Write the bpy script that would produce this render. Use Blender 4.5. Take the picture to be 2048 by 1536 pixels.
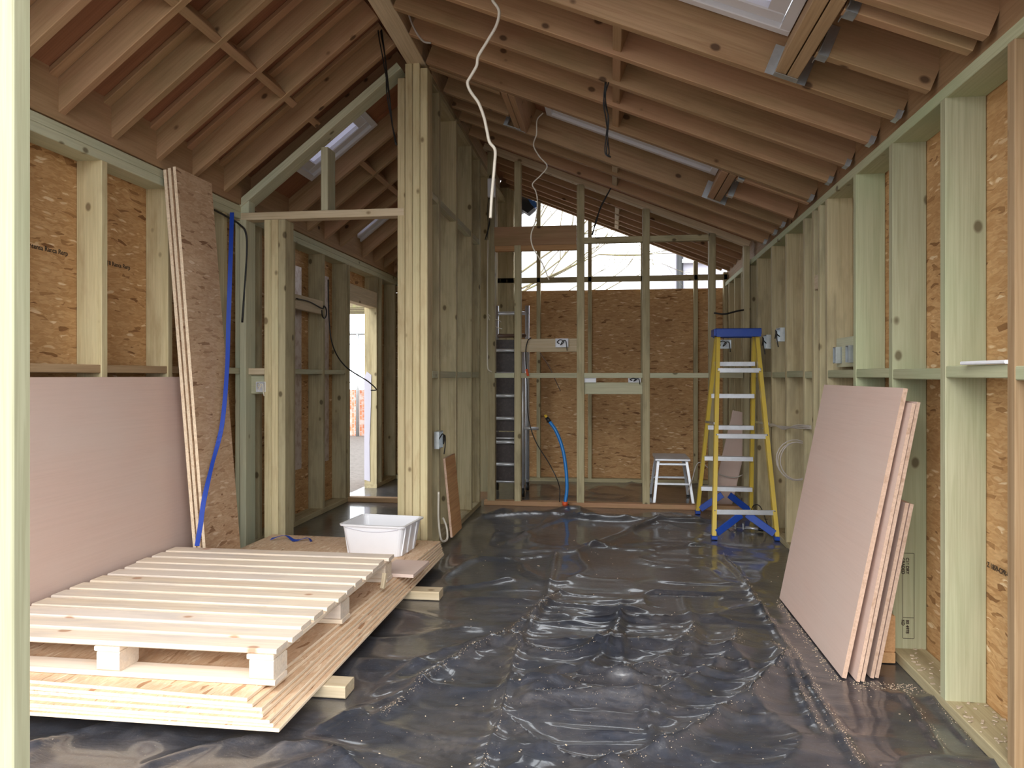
import bpy, bmesh, math, random
import numpy as np
from mathutils import Vector, Matrix, Euler

random.seed(7)
for o in list(bpy.data.objects):
    bpy.data.objects.remove(o)
SC = bpy.context.scene
COL = SC.collection
V = Vector

# ------------------------------------------------------------------ camera, light, exposure
CAM_H = 1.23
YAW = math.atan(198.0 / 1480.0)
cam = bpy.data.cameras.new('camera')
cam.sensor_width = 36.0
cam.lens = 1480.0 / 2048.0 * 36.0
cam.shift_y = -16.0 / 2048.0
cam.clip_start = 0.05
cam_ob = bpy.data.objects.new('camera', cam)
COL.objects.link(cam_ob)
cam_ob.location = (0, 0, CAM_H)
cam_ob.rotation_euler = (math.pi / 2, 0, YAW)
SC.camera = cam_ob

world = bpy.data.worlds.new('overcast_sky')
SC.world = world
world.use_nodes = True
wn = world.node_tree.nodes
bg = wn['Background']
bg.inputs[0].default_value = (0.91, 0.955, 1.0, 1)
bg.inputs[1].default_value = 3.8

sun_d = bpy.data.lights.new('soft_sun', 'SUN')
sun_d.energy = 3.0
sun_d.angle = math.radians(60)
sun_d.color = (1.0, 0.96, 0.9)
sun = bpy.data.objects.new('soft_sun', sun_d)
COL.objects.link(sun)
sun.rotation_euler = (math.radians(50), 0, math.radians(-12))

SC.view_settings.view_transform = 'Standard'
SC.view_settings.look = 'None'
SC.view_settings.gamma = 1
SC.view_settings.use_curve_mapping = False
SC.view_settings.exposure = 0.1

# ------------------------------------------------------------------ node helpers
def new_mat(name):
    m = bpy.data.materials.new(name)
    m.use_nodes = True
    nt = m.node_tree
    return m, nt, nt.nodes['Principled BSDF']

def nd(nt, typ, ins=None, **props):
    n = nt.nodes.new(typ)
    for k, v in props.items():
        setattr(n, k, v)
    if ins:
        for k, v in ins.items():
            s = n.inputs[k]
            if hasattr(v, 'is_linked') and hasattr(v, 'node'):
                nt.links.new(v, s)
            else:
                s.default_value = v
    return n

def c4(c):
    return (c[0], c[1], c[2], 1)

def ramp(nt, fac, stops, interp='LINEAR'):
    r = nt.nodes.new('ShaderNodeValToRGB')
    r.color_ramp.interpolation = interp
    while len(r.color_ramp.elements) < len(stops):
        r.color_ramp.elements.new(0.5)
    for e, (p, c) in zip(r.color_ramp.elements, stops):
        e.position = p
        e.color = c4(c) if len(c) == 3 else c
    nt.links.new(fac, r.inputs[0])
    return r.outputs[0]

def mixc(nt, fac, a, b, blend='MIX'):
    n = nt.nodes.new('ShaderNodeMix')
    n.data_type = 'RGBA'
    n.blend_type = blend
    for s, v in ((n.inputs[0], fac), (n.inputs[6], a), (n.inputs[7], b)):
        if hasattr(v, 'node'):
            nt.links.new(v, s)
        else:
            s.default_value = v if not isinstance(v, tuple) else c4(v)
    return n.outputs[2]

def math_n(nt, op, a, b=0.0, clamp=False):
    n = nt.nodes.new('ShaderNodeMath')
    n.operation = op
    n.use_clamp = clamp
    for i, v in enumerate((a, b)):
        if hasattr(v, 'node'):
            nt.links.new(v, n.inputs[i])
        else:
            n.inputs[i].default_value = v
    return n.outputs[0]

def coords(nt, amount=40.0):
    tc = nt.nodes.new('ShaderNodeTexCoord')
    oi = nt.nodes.new('ShaderNodeObjectInfo')
    rnd = oi.outputs['Random']
    cx = nd(nt, 'ShaderNodeCombineXYZ', {0: math_n(nt, 'MULTIPLY', rnd, amount),
                                         1: math_n(nt, 'MULTIPLY', rnd, amount * 1.7),
                                         2: math_n(nt, 'MULTIPLY', rnd, amount * 2.3)})
    va = nd(nt, 'ShaderNodeVectorMath', {0: tc.outputs['Object'], 1: cx.outputs[0]}, operation='ADD')
    return va.outputs[0], rnd

def mapped(nt, vec, scale, rot=(0, 0, 0)):
    m = nt.nodes.new('ShaderNodeMapping')
    nt.links.new(vec, m.inputs[0])
    m.inputs['Scale'].default_value = scale
    m.inputs['Rotation'].default_value = rot
    return m.outputs[0]

def noise(nt, vec, scale=1.0, detail=4.0, rough=0.55, dist=0.0):
    n = nd(nt, 'ShaderNodeTexNoise', {'Vector': vec, 'Scale': scale, 'Detail': detail, 'Roughness': rough, 'Distortion': dist})
    return n.outputs[0]

def bump(nt, h, bsdf, strength=0.3, dist=0.01):
    b = nd(nt, 'ShaderNodeBump', {'Height': h, 'Strength': strength, 'Distance': dist})
    nt.links.new(b.outputs[0], bsdf.inputs['Normal'])

# ------------------------------------------------------------------ materials
def wood(name, light, mid, dark, tint=None, tint_amt=0.0, knots=1.0, rough=0.75, var=0.16, stain=0.0, stain_col=(0.3, 0.3, 0.3), fibre=0.75):
    m, nt, b = new_mat(name)
    vec, rnd = coords(nt)
    g1 = noise(nt, mapped(nt, vec, (0.7, 13, 13)), 1.6, 5, 0.6, 0.6)
    g2 = noise(nt, mapped(nt, vec, (2.5, 110, 110)), 1.0, 3, 0.6)
    col = ramp(nt, g1, [(0.28, mid), (0.5, light), (0.62, light), (0.74, mid)])
    fib = ramp(nt, g2, [(0.3, (0.78, 0.76, 0.72)), (0.62, (1.04, 1.04, 1.04))])
    col = mixc(nt, fibre, col, fib, 'MULTIPLY')
    if tint:
        tn = noise(nt, mapped(nt, vec, (1.1, 2.2, 2.2)), 1.3, 3, 0.5)
        f = math_n(nt, 'MULTIPLY', ramp(nt, tn, [(0.42, (0, 0, 0)), (0.68, (1, 1, 1))]), tint_amt)
        f2 = math_n(nt, 'ADD', f, math_n(nt, 'MULTIPLY', math_n(nt, 'SUBTRACT', rnd, 0.35), tint_amt * 0.9), True)
        col = mixc(nt, f2, col, tint)
    if stain:
        sn = noise(nt, mapped(nt, vec, (1.4, 5, 5)), 1.7, 4, 0.6)
        col = mixc(nt, math_n(nt, 'MULTIPLY', ramp(nt, sn, [(0.5, (0, 0, 0)), (0.68, (1, 1, 1))]), stain), col, stain_col)
    if knots:
        kv = mapped(nt, vec, (4.2, 6.2, 6.2))
        wob = noise(nt, vec, 9.0, 2, 0.5)
        kd = nd(nt, 'ShaderNodeTexVoronoi', {'Vector': kv, 'Scale': 1.0}, feature='F1').outputs['Distance']
        kd = math_n(nt, 'ADD', kd, math_n(nt, 'MULTIPLY', math_n(nt, 'SUBTRACT', wob, 0.5), 0.05))
        halo = ramp(nt, kd, [(0.08, (1, 1, 1)), (0.26, (0, 0, 0))])
        col = mixc(nt, math_n(nt, 'MULTIPLY', halo, 0.45 * knots), col, mid)
        core = ramp(nt, kd, [(0.075, (1, 1, 1)), (0.12, (0, 0, 0))])
        col = mixc(nt, math_n(nt, 'MULTIPLY', core, 0.85 * knots), col, dark)
    val = math_n(nt, 'ADD', math_n(nt, 'MULTIPLY', rnd, var * 2), 1.0 - var)
    hsv = nd(nt, 'ShaderNodeHueSaturation', {'Color': col, 'Value': val})
    nt.links.new(hsv.outputs[0], b.inputs['Base Color'])
    b.inputs['Roughness'].default_value = rough
    b.inputs['Specular IOR Level'].default_value = 0.25
    bump(nt, g2, b, 0.18, 0.002)
    return m

def osb(name, dark, mid, light, pale, gain=1.0):
    m, nt, b = new_mat(name)
    vec, rnd = coords(nt, 13)
    wn_ = nd(nt, 'ShaderNodeTexNoise', {'Vector': vec, 'Scale': 7.0, 'Detail': 2.0})
    wv = nd(nt, 'ShaderNodeVectorMath', {0: wn_.outputs['Color'], 'Scale': 0.05}, operation='SCALE')
    vec2 = nd(nt, 'ShaderNodeVectorMath', {0: vec, 1: wv.outputs[0]}, operation='ADD').outputs[0]
    v = None
    for ang, sc, thr in ((10, (11, 54, 1.0), 0), (-32, (11, 50, 1.3), .5), (38, (12, 58, 1.1), .6), (82, (14, 62, 1.2), .68), (-66, (13, 56, 0.9), .74)):
        vor = nd(nt, 'ShaderNodeTexVoronoi', {'Vector': mapped(nt, vec2, sc, (0, 0, math.radians(ang))), 'Scale': 1.0}, feature='F1')
        sep = nd(nt, 'ShaderNodeSeparateColor', {0: vor.outputs['Color']})
        dd = ramp(nt, vor.outputs['Distance'], [(0.35, (1, 1, 1)), (0.95, (0.6, 0.6, 0.6))])
        val = mixc(nt, 1.0, ramp(nt, sep.outputs[0], [(0, (0, 0, 0)), (1, (1, 1, 1))]), dd, 'MULTIPLY')
        if v is None:
            v = val
        else:
            v = mixc(nt, math_n(nt, 'GREATER_THAN', sep.outputs[1], thr), v, val)
    vb = nd(nt, 'ShaderNodeSeparateColor', {0: v}).outputs[0]
    col = ramp(nt, vb, [(0.0, dark), (0.06, mid), (0.30, light), (0.42, mid), (0.62, light), (0.76, mid), (0.88, light), (0.97, pale)])
    fib = noise(nt, mapped(nt, vec2, (40, 160, 40), (0, 0, 0.4)), 1.0, 3)
    col = mixc(nt, 0.35, col, ramp(nt, fib, [(0.3, (0.7, 0.68, 0.62)), (0.65, (1.05, 1.05, 1.05))]), 'MULTIPLY')
    big = noise(nt, vec, 2.2, 3)
    col = mixc(nt, 0.55, col, ramp(nt, big, [(0.3, (0.72, 0.66, 0.6)), (0.65, (1.06, 1.06, 1.06))]), 'MULTIPLY')
    nt.links.new(col, b.inputs['Base Color'])
    b.inputs['Roughness'].default_value = 0.62
    b.inputs['Specular IOR Level'].default_value = 0.3
    bump(nt, vb, b, 0.35, 0.004)
    return m

def plain(name, col, rough=0.5, metal=0.0, spec=0.5, wear=0.0, wear_col=(0.3, 0.3, 0.3), scale=8.0):
    m, nt, b = new_mat(name)
    b.inputs['Roughness'].default_value = rough
    b.inputs['Metallic'].default_value = metal
    b.inputs['Specular IOR Level'].default_value = spec
    vec, rnd = coords(nt, 9)
    n = noise(nt, vec, scale, 4, 0.6)
    f = math_n(nt, 'MULTIPLY', ramp(nt, n, [(0.45, (0, 0, 0)), (0.7, (1, 1, 1))]), wear if wear else 0.12)
    nt.links.new(mixc(nt, f, col, wear_col if wear else tuple(0.8 * x for x in col)), b.inputs['Base Color'])
    return m

M = {}
M['treated'] = wood('treated_timber', (0.58, 0.54, 0.37), (0.49, 0.45, 0.285), (0.14, 0.11, 0.06), (0.42, 0.49, 0.36), 0.4)
M['treated_dull'] = wood('treated_timber_dull', (0.52, 0.44, 0.265), (0.42, 0.34, 0.185), (0.11, 0.08, 0.04), (0.40, 0.41, 0.28), 0.2, stain=0.4, stain_col=(0.16, 0.13, 0.08))
M['green'] = wood('green_treated_timber', (0.48, 0.465, 0.305), (0.41, 0.40, 0.25), (0.13, 0.10, 0.05), (0.36, 0.43, 0.25), 0.5)
M['brown_timber'] = wood('brown_timber', (0.42, 0.285, 0.16), (0.34, 0.215, 0.11), (0.12, 0.06, 0.03))
M['osb_edge'] = wood('strand_board_edge', (0.84, 0.68, 0.50), (0.72, 0.53, 0.36), (0.45, 0.28, 0.17), knots=0.5, var=0.05)
M['post'] = wood('post_timber', (0.64, 0.53, 0.315), (0.54, 0.43, 0.235), (0.18, 0.12, 0.06), (0.50, 0.49, 0.29), 0.25, stain=0.5, stain_col=(0.34, 0.22, 0.11))
M['rafter'] = wood('rafter_timber', (0.44, 0.28, 0.15), (0.35, 0.20, 0.10), (0.07, 0.035, 0.018), (0.40, 0.215, 0.13), 0.5, stain=0.4, stain_col=(0.26, 0.19, 0.085))
M['white_timber'] = wood('pale_timber', (0.66, 0.54, 0.37), (0.58, 0.45, 0.28), (0.22, 0.14, 0.07))
M['orange_timber'] = wood('orange_timber', (0.60, 0.34, 0.16), (0.50, 0.25, 0.11), (0.15, 0.07, 0.03))
M['pallet'] = wood('pallet_timber', (0.86, 0.72, 0.56), (0.80, 0.63, 0.47), (0.46, 0.25, 0.15), (0.70, 0.62, 0.56), 0.55, var=0.08, rough=0.7, stain=0.55, stain_col=(0.56, 0.49, 0.44))
M['deck'] = wood('roof_board', (0.36, 0.165, 0.085), (0.29, 0.125, 0.065), (0.10, 0.05, 0.03), (0.32, 0.13, 0.08), 0.4, knots=0.4)
M['osb'] = osb('oriented_strand_board', (0.24, 0.11, 0.04), (0.51, 0.28, 0.115), (0.65, 0.40, 0.19), (0.86, 0.66, 0.42))
M['osb_mid'] = osb('weathered_strand_board', (0.26, 0.14, 0.075), (0.54, 0.35, 0.215), (0.66, 0.47, 0.31), (0.78, 0.62, 0.46))
M['osb_pale'] = osb('pale_strand_board', (0.42, 0.23, 0.12), (0.70, 0.47, 0.30), (0.80, 0.60, 0.42), (0.90, 0.74, 0.56))
M['ply'] = wood('pink_plywood', (0.67, 0.49, 0.415), (0.66, 0.475, 0.40), (0.40, 0.24, 0.18), (0.66, 0.53, 0.46), 0.5, knots=0.0, rough=0.6, var=0.05, fibre=0.2)
M['ply_edge'] = wood('plywood_edge', (0.58, 0.40, 0.30), (0.45, 0.29, 0.20), (0.2, 0.1, 0.07), knots=0.3)
M['galv'] = plain('galvanised_steel', (0.62, 0.66, 0.68), 0.35, 0.85, wear=0.4, wear_col=(0.4, 0.43, 0.46), scale=30)
M['alu'] = plain('aluminium', (0.72, 0.74, 0.78), 0.42, 0.6, wear=0.3, wear_col=(0.45, 0.44, 0.42), scale=14)
M['yellow'] = plain('yellow_fibreglass', (0.66, 0.47, 0.06), 0.45, wear=0.3, wear_col=(0.55, 0.42, 0.14), scale=20)
M['blue'] = plain('blue_plastic', (0.012, 0.06, 0.36), 0.4, wear=0.15, wear_col=(0.08, 0.14, 0.34), scale=20)
M['blue_strap'] = plain('blue_webbing', (0.01, 0.05, 0.36), 0.55)
M['blue_pipe'] = plain('blue_pipe', (0.01, 0.20, 0.58), 0.35)
M['white_plastic'] = plain('white_plastic', (0.80, 0.80, 0.83), 0.4)
M['white_paint'] = plain('white_painted_wood', (0.80, 0.80, 0.83), 0.35)
M['black'] = plain('black_rubber', (0.012, 0.012, 0.013), 0.5)
M['black_cable'] = plain('black_cable', (0.014, 0.012, 0.011), 0.5)
M['white_cable'] = plain('white_cable', (0.72, 0.66, 0.55), 0.45)
M['grey_cable'] = plain('grey_cable', (0.48, 0.43, 0.38), 0.45)
M['brown'] = plain('brown_plastic', (0.13, 0.07, 0.04), 0.5)
M['orange'] = plain('orange_plastic', (0.75, 0.11, 0.03), 0.45)
M['yellow_cap'] = plain('yellow_cap', (0.75, 0.48, 0.03), 0.45)
M['dark_ply'] = plain('dark_phenolic_board', (0.045, 0.03, 0.027), 0.45, wear=0.3, wear_col=(0.15, 0.12, 0.11), scale=40)
M['ink'] = plain('black_ink', (0.035, 0.02, 0.012), 0.7)
M['membrane'] = plain('grey_membrane', (0.50, 0.48, 0.55), 0.7)
M['foil'] = plain('silver_foil_tape', (0.66, 0.58, 0.55), 0.35, 0.5, wear=0.7, wear_col=(0.34, 0.18, 0.13), scale=16)
M['chip'] = plain('wood_chip', (0.50, 0.40, 0.29), 0.85)
M['grey_wall'] = plain('grey_render', (0.46, 0.45, 0.52), 0.8)
M['dark_steel'] = plain('dark_steel', (0.16, 0.16, 0.165), 0.4, 0.7, wear=0.4, wear_col=(0.4, 0.4, 0.42), scale=60)
M['tarp_blue'] = plain('blue_tarpaulin', (0.03, 0.14, 0.5), 0.45)
M['ground'] = plain('gravel_ground', (0.15, 0.13, 0.115), 0.95, wear=0.8, wear_col=(0.08, 0.07, 0.06), scale=18)
M['bark'] = plain('bark', (0.16, 0.13, 0.08), 0.9, wear=0.5, wear_col=(0.22, 0.24, 0.08), scale=12)

def brick_mat():
    m, nt, b = new_mat('rough_red_brick')
    tc = nt.nodes.new('ShaderNodeTexCoord')
    vec = mapped(nt, tc.outputs['Object'], (1, 1, 1), (math.pi / 2, 0, math.pi / 2))
    br = nd(nt, 'ShaderNodeTexBrick', {'Vector': vec, 'Scale': 4.4, 'Color1': (0.46, 0.15, 0.07, 1), 'Color2': (0.58, 0.24, 0.12, 1), 'Mortar': (0.46, 0.40, 0.36, 1), 'Mortar Size': 0.03})
    n = noise(nt, tc.outputs['Object'], 9, 4, 0.65)
    col = mixc(nt, ramp(nt, n, [(0.48, (0, 0, 0)), (0.62, (1, 1, 1))]), br.outputs[0], (0.5, 0.42, 0.38))
    nt.links.new(col, b.inputs['Base Color'])
    b.inputs['Roughness'].default_value = 0.9
    return m
M['brick'] = brick_mat()

def glass_film():
    m, nt, b = new_mat('rooflight_pane')
    b.inputs['Base Color'].default_value = (0.74, 0.73, 0.80, 1)
    b.inputs['Roughness'].default_value = 0.25
    tr = nd(nt, 'ShaderNodeBsdfTranslucent', {'Color': (0.74, 0.74, 0.82, 1)})
    mx = nd(nt, 'ShaderNodeMixShader', {0: 0.3, 1: b.outputs[0], 2: tr.outputs[0]})
    nt.links.new(mx.outputs[0], nt.nodes['Material Output'].inputs[0])
    return m
M['pane'] = glass_film()

def clear_wrap():
    m, nt, b = new_mat('clear_polythene')
    b.inputs['Base Color'].default_value = (0.9, 0.9, 0.93, 1)
    b.inputs['Roughness'].default_value = 0.15
    b.inputs['Alpha'].default_value = 0.35
    return m
M['wrap'] = clear_wrap()

def dpm_mat():
    m, nt, b = new_mat('black_polythene')
    tc = nt.nodes.new('ShaderNodeTexCoord')
    vec = tc.outputs['Object']
    fine = noise(nt, mapped(nt, vec, (1, 2.2, 1)), 7.0, 6, 0.62, 1.2)
    micro = noise(nt, vec, 46.0, 4, 0.6, 0.5)
    d1 = noise(nt, vec, 1.6, 5, 0.65, 0.8)
    d2 = noise(nt, vec, 24.0, 5, 0.75)
    d3 = noise(nt, vec, 170.0, 2, 0.5)
    dust = math_n(nt, 'MULTIPLY', ramp(nt, d1, [(0.38, (0, 0, 0)), (0.72, (1, 1, 1))]), ramp(nt, d2, [(0.4, (0.25, 0.25, 0.25)), (0.7, (1, 1, 1))]))
    speck = ramp(nt, d3, [(0.70, (0, 0, 0)), (0.76, (1, 1, 1))])
    base = mixc(nt, ramp(nt, fine, [(0.35, (0, 0, 0)), (0.7, (1, 1, 1))]), (0.018, 0.021, 0.029), (0.036, 0.043, 0.060))
    col = mixc(nt, math_n(nt, 'MULTIPLY', dust, 0.34), base, (0.30, 0.245, 0.20))
    col = mixc(nt, math_n(nt, 'MULTIPLY', speck, 0.7), col, (0.5, 0.42, 0.33))
    nt.links.new(col, b.inputs['Base Color'])
    r = math_n(nt, 'ADD', math_n(nt, 'MULTIPLY', dust, 0.22), math_n(nt, 'ADD', math_n(nt, 'MULTIPLY', d2, 0.14), 0.24), True)
    nt.links.new(r, b.inputs['Roughness'])
    b.inputs['Specular IOR Level'].default_value = 0.8
    b.inputs['Coat Weight'].default_value = 0.7
    b.inputs['Coat Roughness'].default_value = 0.09
    b.inputs['Coat IOR'].default_value = 1.55
    h = math_n(nt, 'ADD', math_n(nt, 'MULTIPLY', fine, 0.55), math_n(nt, 'MULTIPLY', micro, 0.10))
    bump(nt, h, b, 0.32, 0.022)
    return m
M['dpm'] = dpm_mat()

# ------------------------------------------------------------------ object helpers
WM = {}

def link(o, parent=None, mat4=None):
    mat4 = mat4 or Matrix.Identity(4)
    COL.objects.link(o)
    WM[o.name] = mat4.copy()
    if parent is not None:
        o.parent = parent
        o.matrix_local = WM[parent.name].inverted() @ mat4
    else:
        o.matrix_world = mat4
    return o

def tag(o, label=None, cat=None, group=None, kind=None):
    if label: o['label'] = label
    if cat: o['category'] = cat
    if group: o['group'] = group
    if kind: o['kind'] = kind
    return o

def empty(name, loc=(0, 0, 0), rotz=0.0, label=None, cat=None, group=None, kind=None):
    o = bpy.data.objects.new(name, None)
    o.empty_display_size = 0.1
    link(o, None, Matrix.Translation(V(loc)) @ Matrix.Rotation(rotz, 4, 'Z'))
    return tag(o, label, cat, group, kind)

def frame(a, b, up=(0, 0, 1)):
    a, b = V(a), V(b)
    x = (b - a).normalized()
    z = V(up)
    z = z - x * z.dot(x)
    if z.length < 1e-5:
        z = V((0, 1, 0)) - x * x.y
    z.normalize()
    y = z.cross(x)
    m = Matrix((x, y, z)).transposed().to_4x4()
    m.translation = (a + b) / 2
    return m, (b - a).length

class MB:
    """collects shapes; build() links them as ONE mesh object"""
    def __init__(self):
        self.v, self.f, self.s, self.m = [], [], [], []
    def add(self, vs, fs, smooth=False, mi=0):
        o = len(self.v)
        self.v += [tuple(x) for x in vs]
        for f in fs:
            self.f.append(tuple(i + o for i in f))
            self.s.append(smooth)
            self.m.append(mi)
        return self
    def box(self, c, size, rot=None, ch=0.0, mi=0):
        """box with its twelve edges eased by ch"""
        hx, hy, hz = (s / 2 for s in size)
        ch = min(ch, hx * .9, hy * .9, hz * .9)
        R = rot.to_3x3() if rot is not None else Matrix.Identity(3)
        c = V(c)
        if ch <= 0:
            vs = [c + R @ V((sx * hx, sy * hy, sz * hz)) for sx in (-1, 1) for sy in (-1, 1) for sz in (-1, 1)]
            fs = [(0, 1, 3, 2), (4, 6, 7, 5), (0, 4, 5, 1), (2, 3, 7, 6), (0, 2, 6, 4), (1, 5, 7, 3)]
            return self.add(vs, fs, mi=mi)
        # eased on the edges along x: octagonal section
        sec = [(-hy + ch, -hz), (hy - ch, -hz), (hy, -hz + ch), (hy, hz - ch), (hy - ch, hz), (-hy + ch, hz), (-hy, hz - ch), (-hy, -hz + ch)]
        vs = [c + R @ V((sx * hx, y, z)) for sx in (-1, 1) for (y, z) in sec]
        fs = [tuple(range(7, -1, -1)), tuple(range(8, 16))]
        for i in range(8):
            j = (i + 1) % 8
            fs.append((i, j, j + 8, i + 8))
        return self.add(vs, fs, mi=mi)
    def bar(self, a, b, w, t, up=(0, 0, 1), ch=0.0, mi=0):
        m, L = frame(a, b, up)
        return self.box(m.translation, (L, w, t), m, ch, mi)
    def tube(self, pts, r, n=8, cap=True, mi=0):
        pts = [V(p) for p in pts]
        rs = r if isinstance(r, (list, tuple)) else [r] * len(pts)
        vs, fs = [], []
        prev = None
        for i, p in enumerate(pts):
            d = (pts[min(i + 1, len(pts) - 1)] - pts[max(i - 1, 0)]).normalized()
            if prev is None:
                ref = V((0, 0, 1)) if abs(d.z) < .9 else V((1, 0, 0))
                u = d.cross(ref).normalized()
            else:
                u = (prev - d * prev.dot(d)).normalized()
            prev = u
            w = d.cross(u)
            for k in range(n):
                a = 2 * math.pi * k / n
                vs.append(p + (u * math.cos(a) + w * math.sin(a)) * rs[i])
        for i in range(len(pts) - 1):
            for k in range(n):
                k2 = (k + 1) % n
                fs.append((i * n + k, i * n + k2, (i + 1) * n + k2, (i + 1) * n + k))
        self.add(vs, fs, True, mi)
        if cap:
            o = len(self.v) - len(vs)
            self.f.append(tuple(o + k for k in range(n - 1, -1, -1))); self.s.append(False); self.m.append(mi)
            o2 = o + (len(pts) - 1) * n
            self.f.append(tuple(o2 + k for k in range(n))); self.s.append(False); self.m.append(mi)
        return self
    def prism(self, poly, thick, M4, mi=0):
        """polygon in local xy, thickness along local z (centred)"""
        n = len(poly)
        vs = [M4 @ V((x, y, -thick / 2)) for x, y in poly] + [M4 @ V((x, y, thick / 2)) for x, y in poly]
        fs = [tuple(range(n - 1, -1, -1)), tuple(range(n, 2 * n))]
        for i in range(n):
            j = (i + 1) % n
            fs.append((i, j, j + n, i + n))
        return self.add(vs, fs, mi=mi)
    def lathe(self, prof, M4, n=20, mi=0):
        vs, fs = [], []
        for r, z in prof:
            for k in range(n):
                a = 2 * math.pi * k / n
                vs.append(M4 @ V((r * math.cos(a), r * math.sin(a), z)))
        for i in range(len(prof) - 1):
            for k in range(n):
                k2 = (k + 1) % n
                fs.append((i * n + k, i * n + k2, (i + 1) * n + k2, (i + 1) * n + k))
        fs.append(tuple(range(n - 1, -1, -1)))
        fs.append(tuple((len(prof) - 1) * n + k for k in range(n)))
        return self.add(vs, fs, True, mi)
    def build(self, name, mat, parent=None, mat4=None, local=False):
        """verts are world coordinates unless local; mat4 is the object's frame"""
        mats = mat if isinstance(mat, (list, tuple)) else [mat]
        if mat4 is None:
            if parent is not None:
                mat4 = WM[parent.name].copy()
            else:
                a = np.array(self.v)
                lo, hi = a.min(0), a.max(0)
                mat4 = Matrix.Translation(V(((lo[0] + hi[0]) / 2, (lo[1] + hi[1]) / 2, lo[2])))
        vs = self.v
        if not local:
            inv = mat4.inverted()
            vs = [tuple(inv @ V(p)) for p in self.v]
        me = bpy.data.meshes.new(name)
        me.from_pydata(vs, [], self.f)
        me.polygons.foreach_set('use_smooth', self.s)
        me.polygons.foreach_set('material_index', self.m)
        for mm in mats:
            me.materials.append(mm)
        me.update()
        o = bpy.data.objects.new(name, me)
        return link(o, parent, mat4)

def slab(name, size, face, edge, parent, m4, ch=0.0):
    mb = MB().box((0, 0, 0), size, None, ch)
    mb.m = [1, 1, 1, 1, 0, 0] if ch <= 0 else [1, 1] + [0 if i in (0, 4) else 1 for i in range(8)]
    return mb.build(name, [face, edge], parent, m4, True)

def timber(name, a, b, w, t, mat, parent=None, up=(0, 0, 1), ch=0.003):
    m4, L = frame(a, b, up)
    return MB().box((0, 0, 0), (L, w, t), None, ch).build(name, mat, parent, m4, True)

def spline(pts, n=10):
    pts = [V(p) for p in pts]
    P_ = [pts[0] * 2 - pts[1]] + pts + [pts[-1] * 2 - pts[-2]]
    out = []
    for i in range(1, len(P_) - 2):
        p0, p1, p2, p3 = P_[i - 1:i + 3]
        for k in range(n):
            t = k / n
            out.append(0.5 * ((2 * p1) + (p2 - p0) * t + (2 * p0 - 5 * p1 + 4 * p2 - p3) * t * t + (3 * p1 - p0 - 3 * p2 + p3) * t ** 3))
    out.append(pts[-1])
    return out

def cable(name, pts, r, mat, parent=None, n=8, seg=10):
    return MB().tube(spline(pts, seg), r, n).build(name, mat, parent)

_c, _s = math.cos(YAW), math.sin(YAW)
def ray(u, v):
    a = (u - 1024) / 1480.0
    return V((a * _c - _s, a * _s + _c, (752 - v) / 1480.0))
def on_y(u, v, y):
    r = ray(u, v); k = y / r.y
    return V((r.x * k, y, CAM_H + r.z * k))
def on_z(u, v, z=0.0):
    r = ray(u, v); k = (z - CAM_H) / r.z
    return V((r.x * k, r.y * k, z))
def on_x(u, v, x):
    r = ray(u, v); k = x / r.x
    return V((x, r.y * k, CAM_H + r.z * k))

# ------------------------------------------------------------------ the building's geometry
def XR(y): return 1.175 + 0.012 * y          # inner face of the right wall's studs
LX = -2.55                                   # inner face of the left wall's studs
Y0, Y1 = 1.3, 8.7
MRt, MLt = 0.405, 0.78
def ZR(x): return 2.32 + MRt * (1.22 - x)     # underside of the right-hand rafters
def ZL(x): return 2.455 + MLt * (x - LX)      # underside of the left-hand rafters
RDL = 0.150
NR = V((MRt, 0, 1)).normalized()
NL = V((-MLt, 0, 1)).normalized()
RD = 0.195
GY = 4.85                                    # gable frame / post plane
FY = 6.95                                    # stud partition plane

# ------------------------------------------------------------------ floor: black polythene with wrinkles
def vnoise(x, y, seed=0):
    xi, yi = np.floor(x).astype(np.int64), np.floor(y).astype(np.int64)
    xf, yf = x - xi, y - yi
    u, w = xf * xf * (3 - 2 * xf), yf * yf * (3 - 2 * yf)
    def h(a, b):
        n = (a * 374761393 + b * 668265263 + seed * 974711) & 0x7fffffff
        n = ((n ^ (n >> 13)) * 1274126177) & 0x7fffffff
        return ((n ^ (n >> 16)) & 0xffff) / 65535.0
    return (h(xi, yi) * (1 - u) + h(xi + 1, yi) * u) * (1 - w) + (h(xi, yi + 1) * (1 - u) + h(xi + 1, yi + 1) * u) * w

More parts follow.
